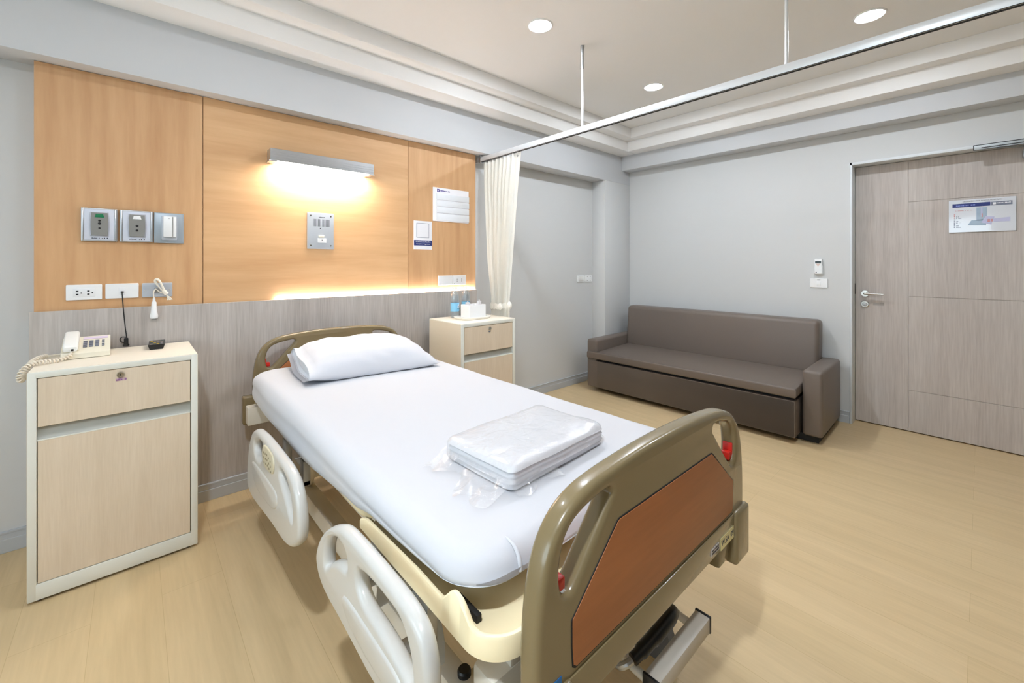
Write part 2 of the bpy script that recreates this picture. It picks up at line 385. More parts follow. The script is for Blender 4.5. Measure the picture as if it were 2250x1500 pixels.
lk = obj('door_lock', B().lathe([(0, 0), (.026, 0), (.0265, .006), (.023, .009), (0, .009)], seg=32, M=RX(4.29, .613, .932)), CHROME, door)
obj('thumb_turn', B().lathe([(0, 0), (.015, 0), (.015, .012), (.013, .015), (0, .015)], seg=24, M=RX(4.282, .613, .932)).box((4.2635, .607, .921), (4.270, .619, .943), .002), STEEL, lk)
obj('strike_plate', B().box((4.27, .6712, 1.008), (4.288, .673, 1.092)), DARK, door)
obj('door_sticker', B().box((4.2893, .499, .925), (4.2902, .565, .9465)), mat('tape', (160, 151, 144), .3), door)
cl = B().box((4.137, -.34, 1.998), (4.166, .035, 2.03), .003).box((4.1355, -.34, 2.0265), (4.138, .036, 2.0315), .001, mi=1).box((4.1355, -.34, 2.006), (4.138, .0, 2.012), .001, mi=1).box((4.1355, -.34, 1.9965), (4.138, .036, 1.9995), .001, mi=1).box((4.1355, .032, 1.998), (4.138, .036, 2.03), .001, mi=1)
cl.box((4.22, -.34, 1.93), (4.292, -.178, 1.985), .006).tube([(4.25, -.22, 1.985), (4.24, -.2, 2.0), (4.152, -.06, 2.0)], .006, 8)
obj('door_closer', cl, [ALUD, BLACK], door)

# evacuation plan on the door
sg = thing('evacuation_plan_sign', (4.29, 0, 1.467), 'glossy white floor plan board with a blue bar, on the grey door', 'sign')
obj('board', B().plate(rrect(-.153, 1.467, .153, 1.691, .004), (), .004, .001, FACE_X(4.285)), GLOSSY, sg)
FX = FACE_X(4.2803)
def fxbox(b, y0, y1, z0, z1, mi=0, d=.0004): b.plate([(-y0, z0), (-y1, z0), (-y1, z1), (-y0, z1)], (), d, 0, FX, mi)
t = B(); fxbox(t, .135, -.041, 1.640, 1.666); obj('title_bar', t, NAVY, sg)
t = B(); fxbox(t, -.043, -.137, 1.640, 1.665); obj('name_bar', t, GREYINK, sg)
t = B().text('แผนผังหนีไฟ / FIRE EVACUATION PLAN', .0105, lambda a, b, d: FX(a+.003, b+1.678, d)); obj('title_lettering', t, INK, sg)
t = B(); scribble(t, -.118, -.03, 1.6475, .010, FACE_X(4.2796), seed=3); obj('bar_lettering', t, mat('pale_blue_ink', (120, 135, 205), .5), sg)
t = B().plate([(.052, 1.646), (.052, 1.660), (.066, 1.660), (.066, 1.646)], (), .0004, 0, FACE_X(4.2796)); scribble(t, .072, .13, 1.652, .006, FACE_X(4.2796), seed=5); obj('logo', t, PAPER, sg)
t = B()
for poly in ([(-.022, 1.545), (.026, 1.545), (.026, 1.632), (-.022, 1.632)], [(-.062, 1.514), (.022, 1.508), (.022, 1.548), (-.045, 1.548)]): t.plate(poly, (), .0004, 0, FX)
obj('plan_wing', t, PLANB, sg)
t = B()
for poly in ([(.0, 1.530), (.045, 1.512), (.060, 1.565), (.02, 1.57)], [(.055, 1.530), (.128, 1.530), (.128, 1.558), (.055, 1.552)], [(-.002, 1.57), (.006, 1.57), (.006, 1.632), (-.002, 1.632)]): t.plate(poly, (), .0005, 0, FX)
obj('plan_core', t, PLANP, sg)
t = B(); scribble(t, -.12, -.045, 1.615, .0055, FX, seed=9)
for i in range(3): m_ = B(); fxbox(m_, .128, .122, 1.565+i*.011, 1.572+i*.011); obj('legend_mark', m_, REDINK, sg)
for q in ([(.028, 1.53), (.04, 1.53), (.04, 1.55), (.028, 1.55)], [(.043, 1.533), (.052, 1.533), (.052, 1.55), (.043, 1.55)], [(.002, 1.565), (.007, 1.565), (.007, 1.59), (.002, 1.59)]): obj('plan_mark', B().plate(q, (), .0006, 0, FX), REDINK, sg)
obj('red_legend', t, REDINK, sg)
t = B()
for i in range(9):
    scribble(t, -.117, -.095-.012*(i % 3), 1.500+i*.0105, .005, FX, seed=20+i)
    if i < 6: m_ = B(); fxbox(m_, .128, .122, 1.500+i*.0105, 1.506+i*.0105); obj('legend_mark', m_, GREYINK, sg)
obj('legend', t, GREYINK, sg)

# ------------------------------------------------------------------ ceiling lights
def downlight(x, y, label, m=None):
    t = thing('downlight', (x, y, ZC), label, 'ceiling light', 'round recessed ceiling lights')
    obj('trim_ring', B().lathe([(.058, .0), (.058, -.003), (.066, -.006), (.073, -.004), (.075, .0)], (x, y, ZC), 40, cap=False), WHITEP, t)
    obj('lens', B().lathe([(.0005, -.0035), (.058, -.0035), (.058, -.001), (.0005, -.001)], (x, y, ZC), 40), m or LAMP, t)
downlight(1.754, 1.708, 'round white downlight nearest above the bed, left of the first rail rod')
downlight(3.02, 1.709, 'round white downlight farthest back, beyond the curtain rail')
downlight(3.048, .415, 'round white downlight at top right, beside the second rail rod')
downlight(-.275, .13, 'round downlight on the ceiling in front of the telephone cabinet', emit('downlight_glow_bright', (.85, .92, 1.0), DOWN_E*2.7))
downlight(.484, 1.708, 'round downlight on the ceiling over the pillow end of the bed', emit('downlight_glow_soft', (.85, .92, 1.0), DOWN_E*.28))

# ------------------------------------------------------------------ bed-head panelling
hp = thing('headwall_panel', (.87, 2.80, 1.03), 'orange wood-grain wall panelling of three boards behind the bed', 'wall panel')
for x0, x1, m in ((-.322, .2722, WOODV), (.2748, 1.467, WOODH), (1.4696, 2.071, WOODV)):
    obj('board', B().box((x0, 2.75, 1.0), (x1, YB-.001, 2.133), .001, 1), m, hp)
dp = thing('dado_panel', (.87, 2.80, 0), 'low grey wood-grain panel along the wall behind bed and cabinets', 'wall panel')
obj('board', B().box((-.335, 2.735, .0), (2.075, 2.741, 1.040), .0012, 1).box((-.335, 2.7495, 0), (2.075, YB-.001, .998), .001, 1), GREYW, dp)
b = B()
for t_, z0, z1 in ((.014, 0, .058), (.010, .056, .087), (.0125, .080, .090)): b.box((-.335, 2.735-t_, z0), (2.075, 2.7352, z1), .0015, 1)
obj('skirting', b, BASEB, dp)
obj('light_strip', B().box((.62, 2.7415, 1.034), (2.06, 2.7488, 1.0385)), LED, dp)

# bed light
bl = thing('bed_light', (.872, 2.75, 1.825), 'brushed aluminium strip light glowing on the wood wall above the bed', 'wall light')
b = B().box((.570, 2.66, 1.832), (1.174, 2.735, 1.900), .002, 1)
for z in (1.848, 1.862, 1.876): b.box((.572, 2.6592, z), (1.172, 2.661, z+.0035), .0005, 1)
obj('housing', b, ALU, bl)
obj('mounting_plate', B().box((.585, 2.733, 1.835), (1.16, 2.75, 1.885), .002), GREYP, bl)
obj('end_cap', B().box((.565, 2.659, 1.826), (.605, 2.736, 1.8335), .001), ALU, bl)
obj('end_cap', B().box((1.139, 2.659, 1.826), (1.176, 2.736, 1.8335), .001), ALU, bl)
obj('diffuser', B().box((.607, 2.664, 1.825), (1.137, 2.728, 1.8325), .003), BEDL, bl)

# nurse call intercom
ic = thing('nurse_call_panel', (.866, 2.75, 1.34), 'silver intercom plate with a speaker grille below the bed light', 'intercom')
obj('faceplate', B().plate(rrect(.788, 1.341, .945, 1.564, .003), (), .003, .001, XZ(2.747)), ALUP, ic)
b = B()
for i in range(14):
    x = .822+i*.0072+(.004 if i > 6 else 0); b.box((x, 2.7432, 1.480), (x+.0028, 2.7442, 1.526), .0004, 1)
b.box((.861, 2.7432, 1.466), (.868, 2.7442, 1.471))
obj('speaker_grille', b, INK, ic)
for x in (.808, .927):
    for z in (1.362, 1.546): obj('screw', B().lathe([(0, 0), (.005, 0), (.004, .002), (0, .0025)], seg=16, M=Matrix.Translation((x, 2.744, z)) @ Matrix.Rotation(PI/2, 4, 'X')), CHROME, ic)
obj('call_button', B().box((.852, 2.737, 1.412), (.886, 2.745, 1.427), .003), IVORY, ic)
obj('name_tag', B().box((.848, 2.742, 1.380), (.900, 2.7443, 1.408), .0008).box((.872, 2.7414, 1.391), (.876, 2.7422, 1.399), mi=1), [WHITEP, INK], ic)
b = B(); scribble(b, .852, .886, 1.535, .006, XZ(2.7438), seed=31); obj('lettering', b, INK, ic)

# information board
nb = thing('patient_board', (1.835, 2.75, 1.57), 'large white slotted information board on the right wood panel', 'notice board')
obj('backing', B().plate(rrect(1.670, 1.571, 1.998, 1.826, .003), (), .003, .001, XZ(2.747)), PAPER, nb)
for z0, z1 in ((1.735, 1.780), (1.685, 1.730), (1.635, 1.680), (1.578, 1.630)):
    obj('strip', B().box((1.700, 2.7395, z0), (2.000, 2.7435, z1), .0015, 2), mat('strip_white', (228, 232, 238), .35), nb)
b = B()
for x0, x1, z0, z1 in ((1.704, 1.709, 1.793, 1.815), (1.709, 1.724, 1.809, 1.815), (1.718, 1.726, 1.793, 1.812), (1.709, 1.722, 1.793, 1.798)): b.box((x0, 2.7434, z0), (x1, 2.744, z1))
scribble(b, 1.733, 1.826, 1.800, .009, XZ(2.7437), seed=41)
obj('logo', b, mat('violet_ink', (70, 55, 140), .5), nb)

fs = thing('feedback_sign', (1.587, 2.75, 1.355), 'small white placard with a navy stripe left of the information board', 'sign')
obj('placard', B().plate(rrect(1.511, 1.355, 1.662, 1.564, .002), (), .002, .0008, XZ(2.748)), PAPER, fs)
b = B(); o_ = rrect(1.532, 1.441, 1.637, 1.547, .002); i_ = rrect(1.5345, 1.4435, 1.6345, 1.5445, .002)
b.plate(o_, (i_,), .0004, 0, XZ(2.7456)); obj('square_outline', b, GREYINK, fs)
obj('stripe', B().box((1.5115, 2.7452, 1.382), (1.6615, 2.7462, 1.422)), NAVY, fs)
b = B().text('รับฟังความคิดเห็น', .0165, lambda a, z, d: XZ(2.7448)(a+1.587, z+1.410, d), wide=1.05).text('Complaints / Suggestions', .0112, lambda a, z, d: XZ(2.7448)(a+1.587, z+1.394, d))
obj('lettering', b, WHITEP, fs)

# medical gas modules
def gas(x0, tagm, tagname, label, extra):
    t = thing('medical_gas_outlet', (x0+.06, 2.75, 1.355), label, 'gas outlet', 'medical gas outlets on the left wood panel')
    b = B().plate(rrect(x0, 1.355, x0+.121, 1.506, .002), (), .007, .0015, XZ(2.743))
    for xx in (x0+.004, x0+.112): b.box((xx, 2.7335, 1.357), (xx+.005, 2.7365, 1.504), .001)
    obj('housing', b, ALU, t)
    obj('faceplate', B().box((x0+.011, 2.7348, 1.360), (x0+.110, 2.7362, 1.500), .0006), mat('pale_plate', (208, 213, 226), .4), t)
    cx = x0+.061
    def drum(w, h, zc): return [(cx-w*(1+.10*math.cos(PI*s/2)), zc+h*s) for s in [i/8-1 for i in range(17)]]+[(cx+w*(1+.10*math.cos(PI*s/2)), zc-h*s) for s in [i/8-1 for i in range(17)]]
    obj('socket_surround', B().plate(drum(.031, .056, 1.433), (), .003, .001, XZ(2.7335)), mat('silver_surround', (190, 193, 205), .35, .4), t)
    pl = obj('socket_plate', B().plate(drum(.027, .053, 1.433), (), .004, .0015, XZ(2.7315)), GREYP, t)
    obj(tagname, B().plate([(cx-.016, 1.464), (cx+.016, 1.464), (cx+.012, 1.480), (cx-.012, 1.480)], (), .002, .0006, XZ(2.727)), tagm, pl)
    for z, r in extra: obj('gas_port', B().lathe([(0, 0), (r, 0), (r, .001), (0, .001)], seg=16, M=Matrix.Translation((cx, 2.7272, z)) @ Matrix.Rotation(PI/2, 4, 'X')), DARK, pl)
    b = B(); scribble(b, cx-.028, cx-.002, 1.366, .0045, XZ(2.7343), seed=int(x0*100)+60); scribble(b, cx+.004, cx+.010, 1.366, .0045, XZ(2.7343), seed=4); scribble(b, cx+.014, cx+.027, 1.366, .0055, XZ(2.7343), seed=6)
    obj('lettering', b, INK, t)
gas(-.178, GREEN, 'green_tag', 'silver square gas outlet with a green tag', ((1.449, .0045), (1.436, .0055), (1.414, .004)))
gas(-.048, WHITEP, 'white_tag', 'silver square gas outlet with a white tag, in the middle', ((1.432, .0055), (1.410, .005)))
rs = thing('rocker_switch', (.134, 2.75, 1.353), 'silver switch plate with a tall white rocker beside the gas outlets', 'light switch')
obj('faceplate', B().plate(rrect(.076, 1.353, .192, 1.504, .002), (), .007, .002, XZ(2.743)).box((.080, 2.7348, 1.358), (.187, 2.7362, 1.499), .001), mat('blue_grey_plate', (165, 176, 186), .4, .4), rs)
obj('switch_surround', B().plate(rrect(.104, 1.368, .165, 1.490, .006), (), .003, .001, XZ(2.7335)), ALUP, rs)
obj('rocker', B().box((.110, 2.716, 1.383), (.160, 2.732, 1.486), .003).box((.146, 2.7145, 1.385), (.149, 2.717, 1.484), mi=1).box((.129, 2.7145, 1.474), (.136, 2.717, 1.4755), mi=1), [WHITEP, GREYP], rs)

# sockets on the wood wall
def plate_obj(t, x0, x1, z0, z1, m, y=2.746, d=.004): return obj('faceplate', B().plate(rrect(x0, z0, x1, z1, .004), (), d, .002, XZ(y)), m, t)
so = thing('power_socket', (-.168, 2.75, 1.085), 'white double power socket at the left end of the wood wall', 'socket')
plate_obj(so, -.226, -.109, 1.084, 1.154, WHITEP)
obj('socket_insert', B().box((-.203, 2.7405, 1.098), (-.133, 2.743, 1.137), .001), mat('insert_white', (232, 233, 235), .3), so)
for cx in (-.186, -.150):
    b = B().box((cx-.008, 2.7398, 1.121), (cx, 2.7408, 1.127)).box((cx-.008, 2.7398, 1.107), (cx, 2.7408, 1.113)).lathe([(0, 0), (.003, 0), (0, .0008)], seg=12, M=Matrix.Translation((cx+.009, 2.7405, 1.116)) @ Matrix.Rotation(PI/2, 4, 'X'))
    obj('socket_hole', b, DARK, so)
so = thing('phone_socket', (-.04, 2.75, 1.085), 'white socket plate with a black cable plugged in', 'socket')
plate_obj(so, -.098, .019, 1.085, 1.155, WHITEP)
obj('socket_insert', B().box((-.051, 2.7405, 1.100), (-.028, 2.743, 1.137), .001), mat('insert_white2', (236, 237, 239), .3), so)
so = thing('call_cord_socket', (.089, 2.75, 1.084), 'silver plate that the call handset cord plugs into', 'socket')
plate_obj(so, .031, .147, 1.084, 1.154, ALUP)
for x in (.040, .136): obj('screw', B().lathe([(0, 0), (.0035, 0), (0, .0015)], seg=12, M=Matrix.Translation((x, 2.742, 1.119)) @ Matrix.Rotation(PI/2, 4, 'X')), STEEL, so)
obj('jack', B().box((.077, 2.734, 1.106), (.099, 2.743, 1.132), .002), GREYP, so)
ca = thing('charger_cable', (-.03, 2.72, .86), 'black cable running down from the phone socket to a small plug', 'cable')
obj('cord', B().tube(curve_pts([(-.040, 2.737, 1.116), (-.040, 2.728, 1.110), (-.036, 2.722, 1.041), (-.030, 2.722, .957), (-.025, 2.722, .905), (-.027, 2.722, .893)], 6), .0022, 8)
    .tube(curve_pts([(-.026, 2.722, .900), (-.040, 2.722, .902), (-.047, 2.722, .892), (-.043, 2.722, .880), (-.030, 2.722, .872)], 6), .0022, 8), BLACK, ca)
obj('plug', B().box((-.034, 2.712, .862), (-.018, 2.728, .897), .004).box((-.038, 2.714, .858), (-.014, 2.727, .868), .003), BLACK, ca)
obj('jack', B().box((-.045, 2.732, 1.110), (-.035, 2.741, 1.119), .001), BLACK, ca)
# call handset with its looped cord
ch = thing('call_handset', (.076, 2.71, .98), 'white pear-shaped call handset hanging by a looped cord', 'call button')
obj('grip', B().lathe([(0, 0), (.012, .0), (.0155, .004), (.016, .014), (.013, .030), (.0105, .055), (.0095, .080), (.006, .085), (.0045, .102), (0, .103)], (.075, 2.713, .980), 24), WHITEP, ch)
obj('button', B().lathe([(0, 0), (.0105, 0), (.0105, .004), (0, .004)], (.075, 2.713, .977), 20), GREYP, ch)
cw = mat('cord_ivory', (236, 228, 214), .45)
b = B().tube(curve_pts([(.075, 2.713, 1.082), (.073, 2.715, 1.105), (.080, 2.722, 1.124), (.088, 2.730, 1.120)], 6), .0024, 8)
for k in range(4):
    o_ = .0015*k
    b.tube(curve_pts([(.118+o_, 2.722, 1.100), (.098, 2.722-o_, 1.128), (.078+o_*1.5, 2.720, 1.158), (.080+o_, 2.718-o_, 1.174-o_), (.094, 2.716-o_, 1.172-o_*2), (.108-o_, 2.716, 1.140), (.120-o_, 2.720, 1.104), (.128+o_*2.5, 2.722, 1.076), (.126+o_*4, 2.720, 1.068)], 6), .0026, 7)
b.tube(curve_pts([(.088, 2.730, 1.118), (.100, 2.722, 1.108), (.118, 2.718, 1.104)], 5), .0024, 8)
b.tube([(.110, 2.716, 1.116), (.124, 2.716, 1.098)], .010, 12)
obj('cord', b, cw, ch)
for i, (x0, x1) in enumerate(((1.716, 1.8455), (1.849, 1.971))):
    so = thing('power_socket', ((x0+x1)/2, 2.75, 1.086), ('blank white wall plate above the bottles, left of a pair', 'white double socket plate above the bottles, right of a pair')[i], 'socket', 'wall plates above the right cabinet')
    plate_obj(so, x0, x1, 1.086, 1.159, WHITEP)
    if i: 
        for cx in (1.883, 1.925): 
            for z in (1.125, 1.110): obj('socket_hole', B().box((cx, 2.7412, z), (cx+.006, 2.7424, z+.006)), GREYP, so)
        obj('indicator', B().box((1.856, 2.7412, 1.092), (1.860, 2.7424, 1.096)), INK, so)
for i, (x0, x1) in enumerate(((3.455, 3.572), (3.585, 3.702))):
    so = thing('wall_socket', ((x0+x1)/2, YB, 1.055), ('white switch plate in the wall niche, farther from the corner column', 'white double socket plate in the wall niche, next to the corner column')[i], 'socket', 'wall plates in the niche')
    plate_obj(so, x0, x1, 1.055, 1.125, WHITEP, 2.826)
    if i == 0: obj('switch', B().box((3.480, 2.817, 1.066), (3.548, 2.823, 1.114), .002), mat('switch_white', (228, 228, 226), .35), so)
    else:
        for cx in (3.620, 3.670): 
            for z in (1.108, 1.067): obj('socket_hole', B().box((cx-.006, 2.8212, z), (cx+.006, 2.8224, z+.005)), GREYP, so)
# switch and remote by the door
so = thing('wall_switch', (XR, .888, 1.054), 'white light switch plate on the wall left of the door', 'light switch')
obj('faceplate', B().plate(rrect(-.948, 1.054, -.829, 1.127, .004), (), .004, .002, FACE_X(4.176)), WHITEP, so)
obj('rocker', B().box((4.1695, .876, 1.068), (4.173, .902, 1.106), .001).box((4.1695, .879, 1.114), (4.1725, .899, 1.119), mi=1), [WHITEP, GREYP], so)
ac = thing('climate_remote', (XR, .889, 1.162), 'white remote with a dark display hung on the wall by the door', 'remote control')
obj('holder', B().plate(rrect(-.917, 1.163, -.861, 1.235, .006), (), .010, .003, FACE_X(4.170)), mat('holder_white', (226, 230, 234), .3), ac)
obj('body', B().plate(rrect(-.914, 1.166, -.864, 1.288, .006), (), .008, .003, FACE_X(4.162)), WHITEP, ac)
obj('display', B().box((4.1535, .869, 1.252), (4.1545, .909, 1.270)), mat('lcd', (70, 82, 84), .2), ac)
obj('keypad', B().plate([(-.905, 1.249), (-.873, 1.249), (-.889, 1.226)], (), .0005, 0, FACE_X(4.154)), mat('peach_key', (226, 200, 192), .4), ac)
obj('logo', B().box((4.1535, .898, 1.174), (4.1545, .906, 1.182)), INK, ac)

# ------------------------------------------------------------------ bedside cabinets
def cabinet(x0, y0, label, w=.50):
    x1, y1 = x0+w, y0+.40
    t = thing('bedside_cabinet', ((x0+x1)/2, (y0+y1)/2, 0), label, 'bedside cabinet', 'bedside cabinets')
    b = B().box((x0, y0, .012), (x0+.0235, y1, .85), .002, 2).box((x1-.0235, y0, .012), (x1, y1, .85), .002, 2)
    b.box((x0+.02, y0, .828), (x1-.02, y0+.02, .85), .001).box((x0+.02, y0, .012), (x1-.02, y0+.022, .070), .002).box((x0+.02, y1-.012, .03), (x1-.02, y1, .83))
    obj('carcass', b, CABW, t)
    for xa, xb in ((x0-.0012, x0), (x1, x1+.0012)): obj('side_panel', B().box((xa, y0+.004, .014), (xb, y1-.002, .848), .0004, 1), CABS, t)
    obj('top', B().box((x0+.001, y0+.003, .8492), (x1-.001, y1, .8525), .001), CABT, t)
    obj('dark_backing', B().box((x0+.0235, y0+.05, .600), (x1-.0235, y1-.012, .612)).box((x0+.0235, y0+.0195, .07), (x1-.0235, y0+.026, .595)).box((x0+.0235, y0+.0195, .648), (x1-.0235, y0+.026, .828)), DARK, t)  # dark sheets standing in for the shade inside the drawer and door gaps
    d = obj('drawer', B().box((x0+.0262, y0+.0015, .6475), (x1-.0262, y0+.019, .8255), .001, 1), CABF, t)
    lk = obj('lock', B().lathe([(0, 0), (.0125, 0), (.0125, .004), (.0105, .007), (.008, .007), (.0075, .005), (0, .005)], seg=28, M=Matrix.Translation(((x0+x1)/2, y0+.002, .803)) @ Matrix.Rotation(PI/2, 4, 'X')), CHROME, d)
    obj('keyhole', B().box(((x0+x1)/2-.001, y0-.0036, .799), ((x0+x1)/2+.001, y0-.0026, .807)), DARK, lk)
    def gs(u, v):                                                   # scooped finger pull between drawer and door
        a = v*PI/2; return Vector((x0+.0245+u*(x1-x0-.049), y0+.002+.017*math.sin(a), .598+.0495*(1-math.cos(a))))
    obj('finger_pull', B().grid(gs, 2, 8, thick=.0015).box((x0+.0245, y0+.001, .596), (x1-.0245, y0+.006, .6005), .0005), CABW, t)
    obj('door', B().box((x0+.0262, y0+.0015, .0725), (x1-.0262, y0+.019, .596), .001, 1), CABF, t)
    for x in (x0+.03, x1-.03):
        for y in (y0+.03, y1-.03): obj('foot', B().lathe([(0, 0), (.012, 0), (.012, .0125), (0, .0125)], (x, y, 0), 16), BLACK, t)
    return t
c1 = cabinet(-.2885, 2.318, 'cream bedside cabinet at left with the telephone on top')
dr = [c for c in c1.children if c.name.startswith('drawer')][0]
b = B(); scribble(b, -.052, -.026, .780, .0075, XZ(2.3182), seed=71); obj('sticker', B().box((-.0535, 2.3188, .7775), (-.0225, 2.3196, .7895)), mat('pink_sticker', (205, 178, 184), .5), dr)
obj('sticker_lettering', b, PINK, dr)
c2 = cabinet(1.595, 2.272, 'cream bedside cabinet on the far side of the bed with bottles on top', .478)
dr = [c for c in c2.children if c.name.startswith('drawer')][0]
obj('sticker', B().box((1.825, 2.2725, .778), (1.843, 2.2735, .786)), GREYINK, dr)

# telephone
ph = thing('telephone', (-.151, 2.600, .8525), 'cream push-button telephone with a white handset on the left cabinet', 'telephone', rz=math.radians(1.5))
t = B()
prof = [(-.080, .0), (.080, .0), (.080, .064), (.074, .070), (-.072, .026), (-.080, .020)]                     # depth, height
R = []
for x, s in ((-.074, .97), (-.072, 1.), (.072, 1.), (.074, .97)): R.append([(x, p[0]*s, .002+(p[1])*(.5+.5*s)) for p in prof])
t.rings(R)
obj('base', t, IVORY, ph, local=True, angle=25)
SL = math.atan2(.044, .146)
def on_slope(x, d, h=0): return Vector((x, -.072+d*math.cos(SL)-h*math.sin(SL), .0285+d*math.sin(SL)+h*math.cos(SL)))
MS = Matrix.Translation(on_slope(0, 0)) @ Matrix.Rotation(SL, 4, 'X')
obj('label_strip', B().box((-.012, .118, .0), (.066, .141, .0016), .0006, 1, M=MS), LILAC, ph, local=True)
for i in range(3):
    for j in range(4): obj('key', B().box((-.011+i*.0185, .036+j*.0175, 0), (.002+i*.0185, .047+j*.0175, .004), .0015, M=MS), BTN, ph, local=True)
for j in range(4): obj('function_key', B().box((.047, .038+j*.0175, 0), (.056, .045+j*.0175, .003), .001, M=MS), BTN, ph, local=True)
obj('cradle', B().box((-.070, .010, -.002), (-.020, .146, .006), .004, M=MS), IVORY, ph, local=True)
hs = B()
R = []
for d, hh, w in ((-.004, .008, .019), (-.001, .018, .0215), (.010, .026, .0225), (.045, .028, .0225), (.090, .029, .0225), (.140, .028, .0225), (.156, .022, .0215), (.160, .010, .019)):
    R.append([tuple(MS @ Vector((-.046+x, d, .005+z))) for x, z in rrect(-w, 0, w, hh, min(.007, hh*.4), 4)])
hs.rings(R)
hset = obj('handset', hs, IVORY2, ph, local=True)
c = B().box((-.044, -.0055, .008), (-.036, -.001, .016), M=MS); obj('cord_jack', c, DARK, hset, local=True)
# coiled cord in room coordinates, turned into the phone's frame
path = curve_pts([(-.192, 2.522, .884), (-.194, 2.510, .872), (-.212, 2.492, .864), (-.242, 2.472, .863), (-.275, 2.452, .866), (-.303, 2.420, .858), (-.316, 2.400, .836), (-.317, 2.405, .814),
                  (-.314, 2.440, .808), (-.311, 2.480, .828), (-.304, 2.520, .856), (-.288, 2.560, .866), (-.270, 2.605, .865)], 10)
def resample(P, step):
    out = [P[0]]; acc = 0
    for a, b_ in zip(P, P[1:]):
        L_ = (b_-a).length; d = step-acc
        while d <= L_: out.append(a+(b_-a)*(d/L_)); d += step
        acc = (acc+L_) % step
    return out
P = resample(path, .0006); hel = []; up = Vector((0, 0, 1))
for i, p in enumerate(P):
    d = (P[min(i+1, len(P)-1)]-P[max(i-1, 0)]).normalized(); u_ = (up-d*up.dot(d)).normalized(); w_ = d.cross(u_); a = 2*PI*i*.0006/.0112
    r_ = .0060*min(1, i/22)
    hel.append(p+u_*math.cos(a)*r_+w_*math.sin(a)*r_)
hel += [Vector((-.262, 2.625, .860)), Vector((-.250, 2.640, .860)), Vector((-.226, 2.642, .862))]
inv = Matrix.Rotation(math.radians(-1.5), 4, 'Z') @ Matrix.Translation((.151, -2.600, -.8525))
obj('cord', B().tube([inv @ p for p in hel], .0030, 7), mat('coil_cord', (232, 222, 206), .4), ph, local=True)

# TV remote lying end-on
rm = thing('tv_remote', (.083, 2.63, .8525), 'small black remote control lying on the left cabinet near the wall', 'remote control', rz=math.radians(-3))
b = B()
R = []
for y, s in ((-.074, .9), (-.072, 1.), (.072, 1.), (.074, .9)): R.append([(-.0235*s, y, 0.0), (.0235*s, y, .0), (.030*s, y, .019), (.029*s, y, .0225), (-.029*s, y, .0225), (-.030*s, y, .019)])
b.rings(R); obj('body', b, BLACK, rm, local=True)
cols = [mat('key_rose', (190, 165, 160), .5), mat('key_teal', (60, 85, 85), .5), YEL, mat('key_grey', (140, 138, 145), .5)]
for i in range(4):
    for j in range(3): obj('key', B().box((-.024+i*.0125, -.060+j*.040, .0222), (-.015+i*.0125, -.046+j*.040, .0245), .001), cols[(i+j) % 4 if j else i], rm, local=True)

# bottles, tray, tissues
def bottle(x, y, label, rz):
    t = thing('water_bottle', (x, y, .8525), label, 'water bottle', 'water bottles on the right cabinet', rz)
    pr = [(0, .002), (.026, .0), (.0315, .006), (.032, .03), (.0305, .075), (.032, .10), (.032, .150), (.030, .168), (.020, .190), (.0135, .198), (.0125, .210)]
    obj('body', B().lathe(pr, seg=28), BOTTLE, t, local=True)
    obj('water', B().lathe([(0, .004), (.025, .003), (.0295, .008), (.030, .03), (.0285, .075), (.030, .10), (.030, .150), (.028, .166), (0, .167)], seg=28), clear('water_%d' % int(x*100), (246, 251, 254), .05, .05), t, local=True)
    obj('cap', B().lathe([(0, .208), (.0145, .208), (.0150, .212), (.0150, .223), (.0135, .226), (0, .226)], seg=24), WHITEP, t, local=True)
    lb = obj('label', B().lathe([(.0325, .048), (.0325, .110)], seg=32, cap=False), LABEL, t, local=True)
    b = B().plate([(-.010, .074), (.010, .074), (.012, .088), (.004, .100), (-.006, .096)], (), .0005, 0, lambda a, z, d: Vector((.0331*math.sin(a/.033), -.0331*math.cos(a/.033)-d, z)))
    obj('label_emblem', b, PAPER, lb, local=True)
    obj('label_band', B().plate([(-.009, .064), (.011, .064), (.011, .072), (-.009, .072)], (), .0005, 0, lambda a, z, d: Vector((.0331*math.sin(a/.033), -.0331*math.cos(a/.033)-d, z))), mat('teal_band', (60, 110, 130), .4), lb, local=True)
    obj('label_dot', B().plate(rrect(-.006, .081, -.001, .088, .002, 3), (), .0006, 0, lambda a, z, d: Vector((.0333*math.sin(a/.033), -.0333*math.cos(a/.033)-d, z))), RED, lb, local=True)
bottle(1.762, 2.592, 'clear water bottle with a blue label, at the edge of the white tray', math.radians(20))
bottle(1.888, 2.630, 'clear water bottle with a blue label, half hidden behind the tissue box', math.radians(60))
tr = B()
R = [[(1.832+x*s, 2.478+y*s, z) for x, y in rrect(-.125, -.095, .125, .080, .045, 6)] for s, z in ((.86, .8535), (.90, .8530), (1.0, .866), (1.0, .869), (.96, .869), (.90, .860), (.5, .8595))]
tr.rings(R); tag(obj('tray', tr, mat('white_melamine', (243, 240, 234), .3)), 'low white tray under the tissue box on the right cabinet', 'tray')
tb = thing('tissue_box', (1.845, 2.478, .861), 'white square tissue holder with tissues sticking out, on the tray', 'tissue box')
obj('holder', B().plate(rrect(1.770, 2.423, 1.922, 2.533, .008), (rrect(1.776, 2.429, 1.916, 2.527, .005),), .046, .002, XY(.907)).box((1.772, 2.425, .861), (1.920, 2.531, .866)), WHITEP, tb)
tis = mat('tissue', (248, 248, 250), .9, spec=.1)
def tissue(x, y, dx, h, lean):
    def f(u, v):
        s = (u-.5); wv = .012*math.sin(u*9+v*2)*v
        return Vector((x+s*dx*(1-.55*v)+lean*v*v, y+wv+.008*v, .92+v*h*(1-.5*abs(s)**1.2)))
    obj('tissue', B().grid(f, 10, 8, thick=.001), tis, tb)
